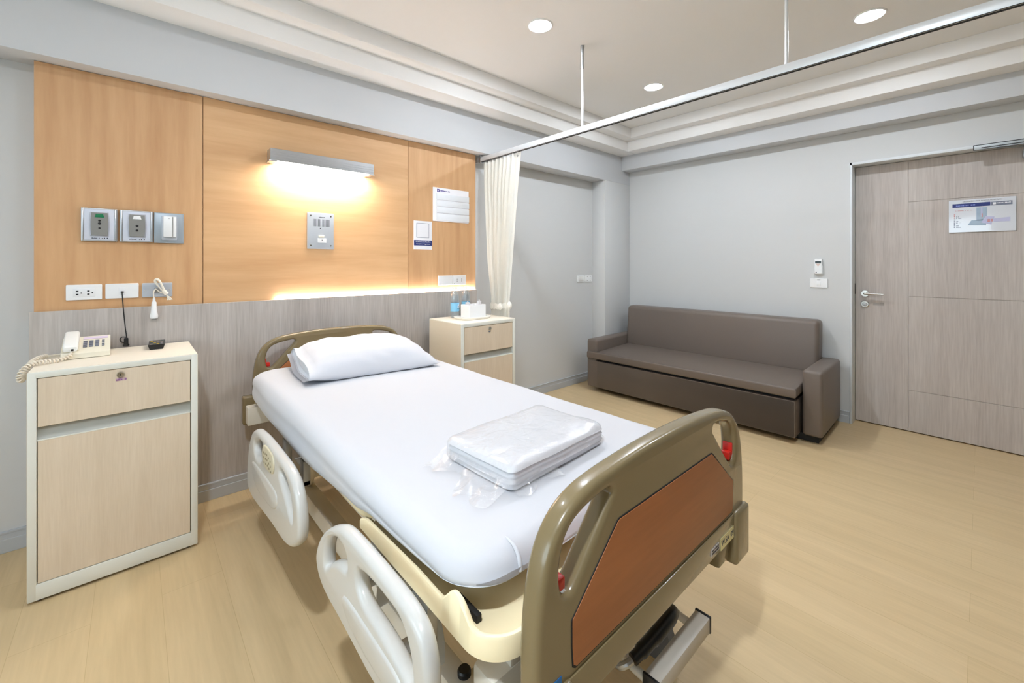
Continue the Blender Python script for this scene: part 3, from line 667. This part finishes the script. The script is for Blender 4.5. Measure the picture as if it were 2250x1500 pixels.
tissue(1.800, 2.470, .050, .062, -.006); tissue(1.895, 2.476, .050, .066, .010); tissue(1.850, 2.480, .07, .038, 0)

# ------------------------------------------------------------------ curtain rail and curtain
ct = thing('curtain_rail', (2.117, .6, 2.077), 'long white ceiling-hung curtain rail on thin rods, crossing to the bed head', 'curtain rail')
obj('track', B().box((2.103, -1.7, 2.079), (2.131, 2.828, 2.117), .002), mat('track_white', (226, 230, 234), .3, .25), ct)
obj('glide_slot', B().box((2.112, -1.7, 2.0765), (2.122, 2.74, 2.0795)).box((2.1025, -1.7, 2.0775), (2.1035, 2.74, 2.0800)), DARK, ct)
obj('end_bracket', B().box((2.098, 2.722, 2.072), (2.136, 2.745, 2.134), .003), STEEL, ct)
for y in (1.69, .567, -.556):
    r = obj('hanging_rod', B().tube([(2.117, y, 2.115), (2.117, y, 2.50)], .0072, 16), mat('rod_white', (228, 230, 233), .3, .4), ct)
    obj('sleeve', B().tube([(2.117, y, 2.485), (2.117, y, 2.6295)], .0115, 18), STEEL, r)
cu = thing('curtain', (2.117, 2.49, .38), 'cream pleated curtain gathered with a fabric tie beside the right cabinet', 'curtain')
def curtain(u, v):
    z = 2.064-v*1.68
    yl = lerp([(.38, 2.620), (.80, 2.610), (.92, 2.600), (1.0, 2.602), (1.25, 2.635), (1.60, 2.660), (2.07, 2.700)], z)
    yr = lerp([(.38, 2.370), (.80, 2.392), (.92, 2.398), (1.0, 2.392), (1.25, 2.365), (1.60, 2.325), (2.07, 2.262)], z)
    y = yl+(yr-yl)*u
    k = 9.5; ph_ = .5*math.sin(z*3.1+u*5)
    amp = lerp([(.38, .022), (.93, .014), (1.3, .026), (1.9, .024), (2.07, .016)], z)*(1 if u < .78 else max(.18, 1-(u-.78)*5)) 
    x = 2.117+amp*math.sin(2*PI*k*u+ph_)+.010*math.sin(2*PI*3*u+z*1.7)*(1-v*.3)*min(1, (2.08-z)*2)
    return Vector((x, y+.004*math.cos(2*PI*k*u), z+(.010 if v == 0 and u > .8 else 0)))
obj('drape', B().grid(curtain, 190, 46, thick=.0015), CURT, cu, angle=70)
def tie(u, v):
    a = u*2*PI; w = v-.5
    return Vector((2.117+(.030+.005*math.sin(a*9))*math.cos(a), 2.499+(.110+.006*math.sin(a*11))*math.sin(a), .920+w*.042+.008*math.sin(a*2)+.004*math.sin(a*13)))
obj('tie_back', B().grid(tie, 96, 5, thick=.002), CURT, cu, angle=70)
def bow(u, v):
    a = u*2*PI; s = math.sin(PI*min(1, v*1.02)); return Vector((2.100+.016*math.cos(a)*s, 2.378-.012+(.022*math.sin(a)*s), .905+.066*v+.006*math.sin(a*3)*s))
obj('bow', B().grid(bow, 20, 8), CURT, cu, angle=70)
def bow2(u, v):
    a = u*2*PI; s = math.sin(PI*v); return Vector((2.082+.012*math.cos(a)*s, 2.455+.030*math.sin(a)*s, .895+.050*v))
obj('bow', B().grid(bow2, 20, 8), CURT, cu, angle=70)
obj('eyelet', B().tube([(2.113+.0*k, 2.292+.006*math.cos(2*PI*k/14), 2.048+.006*math.sin(2*PI*k/14)) for k in range(14)], .0022, 6, closed=True), STEEL, cu)

# ------------------------------------------------------------------ sofa bed
so = thing('sofa_bed', (4.135, .735, 0), 'taupe leatherette sofa bed with a pull-out seat against the door-side wall', 'sofa', rz=math.radians(1.2))
def soft(b, lo, hi, bev, seg=4): return b.box(lo, hi, bev, seg)
L_ = 1.905
obj('arm', soft(B(), (-.64, 0, .05), (-.02, .120, .505), .022), SOFA, so, local=True)
obj('arm', soft(B(), (-.738, L_-.118, .05), (-.02, L_, .505), .022), SOFA, so, local=True)
def shear(bm_b, k, z0):
    for v in bm_b.bm.verts: v.co.x -= -(v.co.z-z0)*k
    return bm_b
bk = soft(B(), (-.205, .112, .385), (-.045, 1.800, .805), .035, 5)
for v in bk.bm.verts: v.co.x += (v.co.z-.385)*.09
obj('back_cushion', bk, SOFA, so, local=True)
st = B().plate([(-.765, .128), (-.765, L_-.022), (-.742, L_-.022), (-.742, L_-.122), (-.16, L_-.122), (-.16, .128)], (), .034, .014, lambda a, b_, d: Vector((a, b_, .357+d+(a+.765)*.035)))
obj('seat', st, SOFA, so, local=True)
b = B().box((-.740, .139, .046), (-.735, L_-.020, .300), .010, 3).box((-.740, .139, .046), (-.16, L_-.122, .298), .004)
obj('drawer_front', b, SOFA, so, local=True)
obj('shadow_plinth', B().box((-.70, .15, .29), (-.16, L_-.13, .335)).box((-.60, .03, .003), (-.05, L_-.03, .052)), DARK, so, local=True)  # recessed base and seat support, near-black to stand in for the shadow gaps
for x, y in ((-.60, .20), (-.60, L_-.14)): obj('caster', B().tube([(x, y-.012, .0225), (x, y+.012, .0225)], .022, 18), DARK, so, local=True)
obj('frame_back', B().box((-.05, .11, .06), (-.012, 1.80, .50), .004), SOFA, so, local=True)

# ------------------------------------------------------------------ hospital bed
CX = .90
bed = thing('hospital_bed', (CX, 1.5, 0), 'adjustable hospital bed with olive-beige end boards and lowered grey side rails', 'hospital bed')
half = [(-.430, .486), (-.4305, .60), (-.427, .67), (-.416, .735), (-.396, .785), (-.362, .822), (-.315, .845), (-.25, .857), (-.13, .866), (0, .869)]
outl = half+[(-x, z) for x, z in reversed(half[:-1])]
outl = [(CX+x, z) for x, z in outl]
def board_outline():
    top = smooth(outl, 5); out = []
    for p in top:
        out.append((min(max(p[0], CX-.4305), CX+.4305), max(p[1], .486)))
    return out
hl = smooth([(-.366, .698), (-.372, .735), (-.364, .775), (-.343, .802), (-.310, .816), (-.262, .825), (-.232, .826), (-.224, .815), (-.236, .800), (-.290, .742), (-.330, .700), (-.348, .688)], 4)
holeL = [(CX+x, z) for x, z in hl]; holeR = [(CX-x, z) for x, z in reversed(hl)]
hexp = [(-.342, .567), (-.345, .60), (-.345, .645), (-.212, .757), (-.205, .760), (.205, .760), (.212, .757), (.345, .645), (.345, .60), (.342, .567), (.335, .561), (-.335, .561)]
def grow(poly, d):
    c = Vector((0, .66)); return [(CX+x*(1+d/.34), .66+(z-.66)*(1+d/.1)) for x, z in poly]
def end_board(name, y0, y1, outer):
    """outer = -1 when the side away from the mattress faces -y"""
    ym, hd_ = (y0+y1)/2, (y1-y0)/2
    b = B().plate(board_outline(), (holeL, holeR), hd_, .013, XZ(ym), res=4)
    yo = y0 if outer < 0 else y1
    b.box((CX-.428, min(yo, yo+.004*outer)-.0, .489), (CX+.428, max(yo, yo+.004*outer)+.0, .551), .004)
    b.box((CX-.428, y0+.004, .486), (CX+.428, y1-.004, .50), .003)
    bd = obj(name, b, BOARDM, bed)
    for yf, sgn in ((y0, -1), (y1, 1)):
        gk = B().plate(grow(hexp, .003), (), .0012, .0004, XZ(yf)); obj('panel_gasket', gk, DARK, bd)
        obj('wood_panel', B().plate(grow(hexp, 0), (), .0022, .0008, XZ(yf)), BEDWOOD, bd)
    for s in (-1, 1):
        x = CX+s*.374
        xa, xb = sorted((CX+s*.350, CX+s*.372)); za = .700
        lk = B().box((min(x, x-s*.006), ym-.013, .690), (max(x, x-s*.006), ym+.013, .738), .002).box((xa, ym-.012, .694), (xb, ym+.012, .716), .003)
        obj('red_lock', lk, RED, bd)
        xa, xb = sorted((CX+s*.3485, CX+s*(.443 if outer < 0 else .476))); ye = (y0-.012, y1-.004) if outer < 0 else (y0+.004, y1+.012)
        obj('corner_bumper', B().box((xa, ye[0], .405), (xb, ye[1], .552), .010, 3).box((min(CX+s*.268, CX+s*.34), y0+.004, .428), (max(CX+s*.268, CX+s*.34), y1-.004, .495), .008), BOARDM, bd)
    return bd
fb = end_board('footboard', .465, .510, -1)
hb = end_board('headboard', 2.562, 2.607, 1)
# stickers on the foot rail
FF = lambda a, z, d: Vector((a, .4612-d-.0008, z))
st_ = obj('number_sticker', B().plate([(1.156, .4895), (1.2425, .4895), (1.2425, .5215), (1.156, .5215)], (), .0005, 0, FF), YELST, fb, label='pale yellow sticker marked W.5A 09')
obj('sticker_lettering', B().text('W.5A  09', .021, lambda a, z, d: FF(a+1.1995, z+.506, d+.0007), wide=.98), INK, st_)
s2 = obj('serial_sticker', B().plate([(1.098, .5005), (1.1455, .5005), (1.1455, .518), (1.098, .518)], (), .0005, 0, FF), mat('sticker_grey', (200, 195, 195), .5), fb, label='small white serial sticker')
b = B(); scribble(b, 1.102, 1.142, .5115, .004, lambda a, z, d: FF(a, z, d+.0007), seed=81); scribble(b, 1.102, 1.142, .504, .005, lambda a, z, d: FF(a, z, d+.0007), seed=82); obj('sticker_lettering', b, INK, s2)
obj('blue_sticker', B().plate([(.490, .545), (.527, .545), (.527, .568), (.490, .568)], (), .0005, 0, lambda a, z, d: Vector((a, .4642-d, z))), BLUEST, fb, label='blue sticker')

# platform sections: back, seat, foot tray
def section(name, y0, y1):
    b = B().plate(rrect(CX-.434, y0, CX+.400, y1, .05), (), .034, .012, XY(.583)); return obj(name, b, TRAYM, bed)
section('back_section', 1.46, 2.405)
section('seat_section', 1.105, 1.45)
# foot tray: floor with a raised wavy rim
zt = [(1.06, .600), (1.03, .612), (.78, .622), (.70, .620), (.679, .621), (.664, .636), (.648, .653), (.634, .657), (.618, .653), (.602, .640), (.588, .624), (.575, .618), (.53, .618)]
xl, yf, rc = CX-.470, .528, .075
pathp = [(xl, 1.06-.02*i) for i in range(int((1.06-yf-rc)/.02)+1)]
pathp = [p for p in pathp if p[1] > yf+rc]
fine = []
y = 1.06
while y > yf+rc: fine.append((xl, y)); y -= .008
for i in range(13): a = PI+PI/2*i/12; fine.append((xl+rc+rc*math.cos(a), yf+rc+rc*math.sin(a)))
left = fine
right = [(2*CX-x, yv) for x, yv in reversed(left)]
full = left+right
def rim():
    t = bmesh.new(); n = len(full); rows = []
    for i, (x, yv) in enumerate(full):
        a = Vector(full[max(i-1, 0)]); c = Vector(full[min(i+1, n-1)]); d = (c-a).normalized(); nrm = Vector((-d.y, d.x))      # inward
        z1 = lerp(zt, yv); z0 = .577
        q = [(0, z0), (0, z1-.005), (.0025, z1-.001), (.006, z1), (.0095, z1-.001), (.012, z1-.005), (.016, .598), (.030, z0+.012), (.030, z0)]
        rows.append([t.verts.new((x+nrm.x*o_, yv+nrm.y*o_, max(z, z0))) for o_, z in q])
    for A, C in zip(rows, rows[1:]):
        for k in range(len(A)-1): t.faces.new((A[k], A[k+1], C[k+1], C[k]))
        t.faces.new((A[-1], A[0], C[0], C[-1]))
    t.faces.new(rows[0]); t.faces.new(list(reversed(rows[-1]))); bmesh.ops.recalc_face_normals(t, faces=t.faces[:]); return t
b = B(); b.merge(rim())
b.plate(rrect(xl+.012, yf+.012, 2*CX-xl-.012, 1.06, .065), (), .006, .003, XY(.585))
obj('foot_section', b, TRAYM, bed)
for s in (-1, 1): obj('strap_slot', B().box((CX+s*.428-.006, .615, .5905), (CX+s*.428+.006, .685, .606), .002), DARK, bed)

# mattress frame, base frame, casters
b = B().box((CX-.40, .56, .50), (CX-.36, 2.47, .545), .004).box((CX+.36, .56, .50), (CX+.40, 2.47, .545), .004)
b.box((CX-.40, 1.40, .50), (CX+.40, 1.44, .545), .004).box((CX-.40, 1.08, .505), (CX+.40, 1.11, .545), .004)
obj('upper_frame', b, FRAMEM, bed)
obj('head_crossbar', B().box((CX-.478, 2.43, .442), (CX+.478, 2.49, .532), .006), FRAMEM, bed)
obj('foot_crossbar', B().box((CX-.445, .556, .462), (CX+.445, .616, .532), .010), FRAMEM, bed)
for yb, hy in ((2.49, 2.566), (.506, .556)):
    for s in (-1, 1): obj('board_mount', B().box((CX+s*.30-.02, yb, .47), (CX+s*.30+.02, hy, .52), .003), STEEL, bed)
b = B().box((CX-.37, .62, .235), (CX-.315, 2.30, .30), .004).box((CX+.315, .62, .235), (CX+.37, 2.30, .30), .004)
b.box((CX-.37, .765, .24), (CX+.37, .803, .298), .004).box((CX-.37, 2.10, .24), (CX+.37, 2.14, .298), .004)
obj('base_frame', b, FRAMEM, bed)
obj('frame_plug', B().lathe([(0, 0), (.016, 0), (.016, .012), (.013, .016), (0, .016)], (CX-.330, .800, .297), 24), BLACK, bed)
for y0_, y1_ in ((.95, 1.18), (1.95, 1.72)):
    for s in (-1, 1): obj('lift_arm', B().tube([(CX+s*.335, y0_, .29), (CX+s*.37, y1_, .515)], .016, 12), FRAMEM, bed)
for x in (CX-.343, CX+.343):
    for y in (.70, 2.24):
        cst = obj('caster', B().box((x-.026, y-.03, .10), (x-.019, y+.045, .215), .003).box((x+.019, y-.03, .10), (x+.026, y+.045, .215), .003).box((x-.028, y-.035, .205), (x+.028, y+.05, .24), .005), STEEL, bed)
        obj('wheel', B().tube([(x-.017, y, .0655), (x+.017, y, .0655)], .0635, 28).tube([(x-.020, y, .0655), (x+.020, y, .0655)], .028, 20, mi=1), [mat('caster_grey', (95, 96, 98), .6), STEEL], cst)
        obj('axle', B().tube([(x-.028, y, .066), (x+.028, y, .066)], .008, 10).box((x-.0255, y-.012, .06), (x-.0195, y+.012, .12)).box((x+.0195, y-.012, .06), (x+.0255, y+.012, .12)), STEEL, cst)
# lifting gear seen under the tray
obj('actuator', B().tube([(.50, .905, .462), (.50, 1.015, .462)], .019, 20).tube([(.50, .88, .462), (.50, .905, .462)], .011, 14), mat('actuator_white', (222, 224, 228), .35), bed)
obj('gear_plate', B().box((.4915, .850, .412), (.4975, .906, .505), .002).lathe([(0, 0), (.008, 0), (.008, .004), (0, .004)], seg=16, M=Matrix.Translation((.4915, .884, .470)) @ Matrix.Rotation(-PI/2, 4, 'Y')), STEEL, bed)
obj('release_knob', B().tube([(.470, .862, .445), (.492, .862, .445)], .016, 18).tube([(.4685, .862, .445), (.4702, .862, .445)], .006, 12, mi=1).box((.476, .840, .395), (.488, .866, .440), .004), [BLACK, WHITEP], bed)
def cover(yc, k):
    def f(u, v):
        a = -.2+u*1.5; return Vector((.465+v*.05, yc-.11*math.cos(a)*k, .385+.115*math.sin(a)))
    return B().grid(f, 14, 2, thick=.004)
obj('gear_cover', cover(.905, 1), mat('cover_white', (214, 222, 234), .35), bed)
obj('gear_cover', cover(.93, -1), mat('cover_white2', (206, 210, 216), .35), bed)
# foot pedal bar and crank handle
pb = B().box((.829, .455, .322), (1.078, .492, .360), .003)
ped = obj('pedal_bar', pb, mat('pedal_paint', (186, 178, 166), .4), bed)
for xa, xb in ((.824, .831), (1.076, 1.083)): obj('end_cap', B().box((xa, .4535, .320), (xb, .4935, .362), .002), BLACK, ped)
for x in (.835, 1.045): obj('pedal_arm', B().tube(curve_pts([(x, .490, .342), (x, .540, .352), (x, .580, .40), (x, .586, .465)], 5), .0095, 12), FRAMEM, ped)
cr_ = obj('crank_handle', B().tube(curve_pts([(.806, .505, .392), (.830, .500, .398), (.880, .496, .404), (.930, .496, .406), (.965, .500, .404), (.982, .506, .398)], 5),
      [.0125]*5+[.015]*5+[.017]*5+[.017]*5+[.016]*5+[.012], 16), BLACK, bed)
obj('crank_arm', B().tube(curve_pts([(.803, .506, .391), (.790, .512, .386), (.787, .530, .375), (.800, .570, .380), (.830, .590, .470)], 5), .008, 10), STEEL, cr_)
obj('crank_arm', B().tube(curve_pts([(.983, .506, .398), (.995, .520, .385), (.99, .560, .40), (.98, .59, .47)], 5), .007, 10), STEEL, cr_)

# side rails, lowered
head_out = [(2.119, .287), (2.156, .313), (2.150, .40), (2.115, .490), (2.055, .560), (1.985, .595), (1.904, .607), (1.795, .614), (1.60, .615), (1.48, .612), (1.400, .597), (1.350, .565), (1.320, .510), (1.314, .460), (1.331, .420), (1.385, .380), (1.447, .354), (1.53, .338), (1.696, .324), (1.856, .303), (2.025, .283)]
head_h1 = smooth([(1.998, .530), (1.950, .562), (1.880, .578), (1.836, .576), (1.838, .545), (1.852, .518), (1.890, .492), (1.970, .490)], 4)
head_h2 = smooth([(1.565, .553), (1.560, .574), (1.520, .581), (1.462, .570), (1.415, .540), (1.392, .500), (1.393, .462), (1.425, .468), (1.478, .503), (1.535, .530)], 4)
foot_out = [(1.222, .450), (1.205, .496), (1.167, .540), (1.110, .581), (1.057, .608), (1.008, .624), (.92, .630), (.80, .631), (.712, .629), (.658, .621), (.624, .603), (.603, .565), (.596, .51), (.603, .45), (.630, .405), (.70, .380), (.842, .374), (.909, .377), (1.032, .385), (1.138, .390), (1.197, .410)]
foot_h1 = smooth([(1.140, .468), (1.136, .512), (1.115, .548), (1.085, .568), (1.045, .580), (1.000, .578), (.984, .560), (.988, .535), (1.020, .528), (1.055, .519), (1.095, .497), (1.120, .475)], 4)
foot_h2 = smooth([(.916, .538), (.912, .570), (.880, .583), (.820, .590), (.757, .592), (.712, .590), (.684, .575), (.664, .545), (.658, .505), (.675, .492), (.742, .503), (.815, .510), (.88, .514)], 4)
HEADMAP = lambda P: [(1.33+(y-1.314)*.893, .300+(z-.285)*.933) for y, z in P]
FOOTMAP = lambda P: [(.605+(y-.597)*.92, .402+(z-.374)*.94) for y, z in P]
def side_rail(x, out, holes, ridge, ctrl, sgn, mid):
    b = B().plate(smooth(out, 4), holes, .0165, .0145, YZ(x), res=5)
    b.plate(smooth(ridge, 4), (), .009, .0085, YZ(x+sgn*.0115), res=3)
    r = obj('side_rail', b, RAILM, bed, angle=60)
    if ctrl:
        cp = obj('control_panel', B().plate(smooth(ctrl, 4), (), .006, .003, YZ(x+sgn*.0155)), mat('control_beige', (206, 198, 172), .35), r)
        b = B(); q = random.Random(5)
        for i in range(5):
            for j in range(3):
                yy, zz = HEADMAP([(1.775-i*.027-j*.004, .575-j*.018-abs(i-2)*.003)])[0]
                b.lathe([(0, 0), (.0042, 0), (.0036, .0012), (0, .0012)], seg=10, M=Matrix.Translation((x+sgn*.0217, yy, zz)) @ Matrix.Rotation(sgn*PI/2, 4, 'Y'))
        obj('control_marks', b, mat('mark_brown', (140, 128, 100), .5), cp)
    for yy in (mid-.12, mid+.12):
        obj('rail_link', B().box((min(x, x-sgn*.10), yy-.02, .455), (max(x, x-sgn*.10), yy+.02, .475), .003).box((min(x-sgn*.075, x-sgn*.10), yy-.02, .455), (max(x-sgn*.075, x-sgn*.10), yy+.02, .545), .003), STEEL, r)
    return r
head_ridge = [(2.02, .452), (1.96, .462), (1.80, .474), (1.66, .480), (1.60, .476), (1.585, .455), (1.600, .420), (1.66, .395), (1.78, .380), (1.90, .372), (1.99, .385), (2.02, .42)]
foot_ridge = [(1.000, .470), (.95, .480), (.84, .482), (.74, .482), (.70, .476), (.690, .455), (.705, .43), (.78, .415), (.88, .415), (.96, .425), (1.0, .445)]
ctrl = [(1.800, .530), (1.813, .555), (1.790, .592), (1.735, .600), (1.675, .600), (1.640, .594), (1.624, .566), (1.640, .532), (1.690, .520), (1.760, .515)]
head_out, head_h1, head_h2, head_ridge, ctrl = [HEADMAP(q) for q in (head_out, head_h1, head_h2, head_ridge, ctrl)]
foot_out, foot_h1, foot_h2, foot_ridge = [FOOTMAP(q) for q in (foot_out, foot_h1, foot_h2, foot_ridge)]
side_rail(.374, head_out, (head_h1, head_h2), head_ridge, ctrl, -1, 1.75)
side_rail(.374, foot_out, (foot_h1, foot_h2), foot_ridge, None, -1, .90)
side_rail(2*CX-.374, head_out, (head_h1, head_h2), head_ridge, None, 1, 1.75)
side_rail(2*CX-.374, foot_out, (foot_h1, foot_h2), foot_ridge, None, 1, .90)

# ------------------------------------------------------------------ mattress, pillow, linen pack
def rr_ring(x0, y0, x1, y1, rf, rh, ks=60, kc=10):
    """points round a rectangle, foot corners radius rf, head corners rh; always the same count"""
    out = []
    def seg(a, b_, n):
        for i in range(n): out.append((a[0]+(b_[0]-a[0])*i/n, a[1]+(b_[1]-a[1])*i/n))
    def arc(cx, cy, r, a0, n):
        for i in range(n): out.append((cx+r*math.cos(a0+PI/2*i/n), cy+r*math.sin(a0+PI/2*i/n)))
    arc(x0+rf, y0+rf, rf, PI, kc); seg((x0+rf, y0), (x1-rf, y0), ks//2); arc(x1-rf, y0+rf, rf, 1.5*PI, kc); seg((x1, y0+rf), (x1, y1-rh), ks)
    arc(x1-rh, y1-rh, rh, 0, kc); seg((x1-rh, y1), (x0+rh, y1), ks//2); arc(x0+rh, y1-rh, rh, PI/2, kc); seg((x0, y1-rh), (x0, y0+rf), ks)
    return out
X0, X1, Y0, Y1 = .432, 1.328, .592, 2.500
hem = [(.59, .657), (.63, .656), (.76, .638), (.92, .630), (1.02, .626), (1.10, .604), (1.45, .574), (2.05, .562), (2.35, .575), (2.50, .600)]
def strip_cap(R):
    """closed loops, the innermost joined across its width into a smooth top"""
    t = bmesh.new(); V = [[t.verts.new(p) for p in r] for r in R]; n = len(R[0])
    for A, C in zip(V, V[1:]):
        for k in range(n): t.faces.new((A[k], A[(k+1) % n], C[(k+1) % n], C[k]))
    t.faces.new(V[-1]); bmesh.ops.recalc_face_normals(t, faces=t.faces[:])
    for f in t.faces:
        if len(f.verts) > 4: bmesh.ops.triangulate(t, faces=[f]); break
    return B().merge(t)
def mattress():
    R = []; TOP = .702; rad = .050
    n_side = 5
    base_ = rr_ring(X0, Y0, X1, Y1, .105, .105)
    rings = []
    def ring(ins, zf):
        rg = rr_ring(X0+ins, Y0+ins, X1-ins, Y1-ins, max(.105-ins*.6, .03), max(.105-ins*.6, .03))
        return [(x, y, zf(bx, by)) for (x, y), (bx, by) in zip(rg, base_)]
    rings.append(ring(.010, lambda x, y: lerp(hem, y)))
    for i in range(n_side):
        f_ = (i+.3)/n_side
        rings.append(ring(.004*(1-math.sin(PI*min(1, f_)))+.002, lambda x, y, f_=f_: lerp(hem, y)+(TOP-rad-lerp(hem, y))*min(1, f_)))
    for i in range(8):
        a = PI/2*i/7; rings.append(ring(.002+rad*(1-math.cos(a)), lambda x, y, a=a: max(lerp(hem, y)+.004, TOP-rad+rad*math.sin(a))))
    for ins, dz in ((.10, .001), (.17, .002), (.25, .002), (.33, .002), (.40, .0015)): rings.append(ring(ins, lambda x, y, dz=dz: TOP+dz))
    out = []
    for r in rings:
        q = []
        for x, y, z in r:
            v = Vector((x, y, z)); w = .0 if z > .690 else 1.
            nn = noise.noise(Vector((x*2.2, y*2.2, z*14)))*.0075*w+noise.noise(Vector((x*3, y*5, z*4)))*.0025
            c = Vector((CX-.02, y)); side = Vector((x-CX, 0, 0)).normalized() if abs(x-CX) > .3 else Vector((0, y-1.5, 0)).normalized()
            if z > .697: v.z += noise.noise(Vector((x*4, y*4, 3)))*.0028
            else: v += side*nn
            q.append(tuple(v))
        out.append(q)
    return strip_cap(out)
mt = thing('mattress', (.88, 1.55, .59), 'mattress on the hospital bed under a tight white fitted sheet', 'mattress')
obj('fitted_sheet', mattress(), SHEET, mt, angle=80)
obj('core', B().plate(rrect(X0+.03, Y0+.03, X1-.03, Y1-.03, .08), (), .035, .010, XY(.661)), mat('mattress_core', (190, 186, 176), .8), mt)
# tucked fold at the near foot corner
def fold(u, v):
    if u < .45:
        a = PI+PI/4+(PI/4)*u/.45; x, y, n = X0+.105+.105*math.cos(a), Y0+.105+.105*math.sin(a), Vector((math.cos(a), math.sin(a), 0))
    else:
        x, y, n = X0+.105+.10*(u-.45)/.55, Y0, Vector((0, -1, 0))
    top = .684-.020*u; k = math.sin(PI*min(1, u*1.05))**.6
    top = .657+(top-.657)*min(1, .05+u/.42)
    p = Vector((x, y, top+(.6565-top)*v)); return p+n*(.0065*k*(1-v)**.7+.0004-.006*(1-k))
obj('corner_fold', B().grid(fold, 24, 6, thick=.0012).tube(curve_pts([(.560, .660, .7000), (.557, .634, .7005), (.555, .610, .6965), (.553, .5965, .686), (.551, .590, .673), (.549, .588, .662)], 4), [.001]*4+[.003]*4+[.0042]*4+[.0046]*4+[.004]*4+[.002], 10), SHEET, mt, angle=80)

pil = thing('pillow', (.915, 2.195, .7068), 'plump white pillow with an open pillowcase end, at the bed head', 'pillow', rz=math.radians(-5.5))
def pillow():
    W, D, T = .325, .235, .086
    nu, nv = 44, 34
    def h(u, v):
        uu = min(1, max(0, u)) if u > 0 else abs(u)
        eu = (1-uu**3.2)**.55 if u > 0 else max((1-uu**3.0)**.55, .46)
        return T*eu*(max(0, 1-abs(v)**2.8))**.50
    def pos(u, v, side):
        x = W*u*(1-.05*(1-v*v)*(abs(u)**4)); y = D*v*(1-.07*(1-abs(u)**2)*abs(v)**4)
        if u < -.8: x -= .012*(u+.8)/-.2*math.cos(v*3)
        hh = h(u, v)
        wr = noise.noise(Vector((u*2.4, v*2.4, side*3)))*.006+noise.noise(Vector((u*5+v*2, v*6, side)))*.0045
        edge = .014+.040*((v+1)/2)**1.5+.012*max(0, -u)
        z = edge+(hh+wr*min(1, hh*25))*(1.35 if side > 0 else -.5)
        return Vector((x, y, max(z, .0012)))
    b = B(); t = bmesh.new()
    us = [-1+2*i/nu for i in range(nu+1)]; vs = [math.sin(PI/2*(-1+2*j/nv)) for j in range(nv+1)]
    top = [[t.verts.new(pos(u, v, 1)) for v in vs] for u in us]; bot = [[t.verts.new(pos(u, v, -1)) for v in vs] for u in us]
    for i in range(nu):
        for j in range(nv):
            t.faces.new((top[i][j], top[i+1][j], top[i+1][j+1], top[i][j+1])); t.faces.new((bot[i][j], bot[i][j+1], bot[i+1][j+1], bot[i+1][j]))
    bmesh.ops.remove_doubles(t, verts=t.verts, dist=.0008); bmesh.ops.recalc_face_normals(t, faces=t.faces[:])
    b.merge(t); return b, pos, vs
pb_, ppos, pvs = pillow()
obj('pillowcase', pb_, PILLOWM, pil, local=True, angle=80)
t = B(); ring_ = [ppos(-.99, v, 1) for v in pvs]+[ppos(-.99, v, -1) for v in reversed(pvs[1:-1])]
cen = sum(ring_, Vector())/len(ring_)
R = [[tuple(cen+(p-cen)*s+Vector((dx, 0, 0))) for p in ring_] for s, dx in ((.99, .004), (.93, .016), (.86, .020), (.5, .010), (.1, .006))]
t.rings(R, cap0=False); obj('pillow_end', t, mat('pillow_ticking', (226, 229, 235), .85, spec=.1), pil, local=True, angle=80)
def hemlip(u, v):
    a = ppos(-1, -1+2*u, -1); return a+Vector((-.020*v, 0, -.004*v if a.z > .006 else 0))
obj('pillowcase_hem', B().grid(hemlip, 20, 3, thick=.0015), PILLOWM, pil, local=True, angle=80)

pk = thing('linen_pack', (.855, .882, .7065), 'folded white linen in a clear plastic bag near the bed foot', 'linen pack', rz=math.radians(3.5))
def block(hx, hy, h, r, amp, seedv, lay=0):
    R = []; n = 1
    for ins, z in [(r*1.0, 0.0), (r*.35, r*.25), (0, r)]+[(0, r+(h-2*r)*i/6) for i in range(1, 7)]+[(r*.3, h-r*.3), (r, h), (r*2.4, h+.002), (.06, h+.003), (.09, h+.003), (.11, h+.003)]:
        ins = min(ins, hy-.012); q = []
        for x, y in rr_ring(-hx+ins, -hy+ins, hx-ins, hy-ins, max(.022-ins*.2, .006), max(.022-ins*.2, .006), 40, 5):
            v = Vector((x, y, z)); d = Vector((x/hx, y/hy, 0)).normalized()
            k = noise.noise(Vector((x*7, y*7, z*16+seedv)))*amp
            if lay and 0 < z < h-.003: k += .0028*math.sin(z/h*2*PI*lay)*(1 if abs(y) > hy*.9 or abs(x) > hx*.93 else .4)
            v += d*k
            if z >= h: v.z += noise.noise(Vector((x*6+seedv, y*6, 1)))*amp*1.2+noise.noise(Vector((x*15, y*11, 2)))*amp*.5
            q.append(tuple(v))
        R.append(q)
    return B().rings(R)
obj('folded_linen', block(.198, .130, .057, .012, .005, 1.0, 4), LINEN, pk, local=True, angle=75)
bg = block(.202, .134, .0605, .012, .009, 5.0)
for v in bg.bm.verts: v.co.z = max(v.co.z, .0006)
def flap(u, v):
    y = -.135+.27*u; ext = .078+.030*math.sin(u*7)+.02*math.sin(u*17+1)
    z = .030*(1-v)**1.5+.006*abs(math.sin(u*14+v*4))*v+.0012
    return Vector((-.196-ext*v, y+.010*math.sin(u*11)*v, z))
bg.grid(flap, 40, 8)
def flap2(u, v):
    y = -.11+.22*u; return Vector((.200+.035*v*(1+.3*math.sin(u*9)), y, .028*(1-v)**1.3+.004*abs(math.sin(u*12))*v+.001))
bg.grid(flap2, 30, 6)
def flap3(u, v):
    x = -.20+.16*u; return Vector((x, -.132-(.022+.014*math.sin(u*8))*v, .016*(1-v)**1.4+.005*abs(math.sin(u*15+v))*v+.001))
bg.grid(flap3, 30, 6)
obj('plastic_bag', bg, BAG, pk, local=True, angle=50)
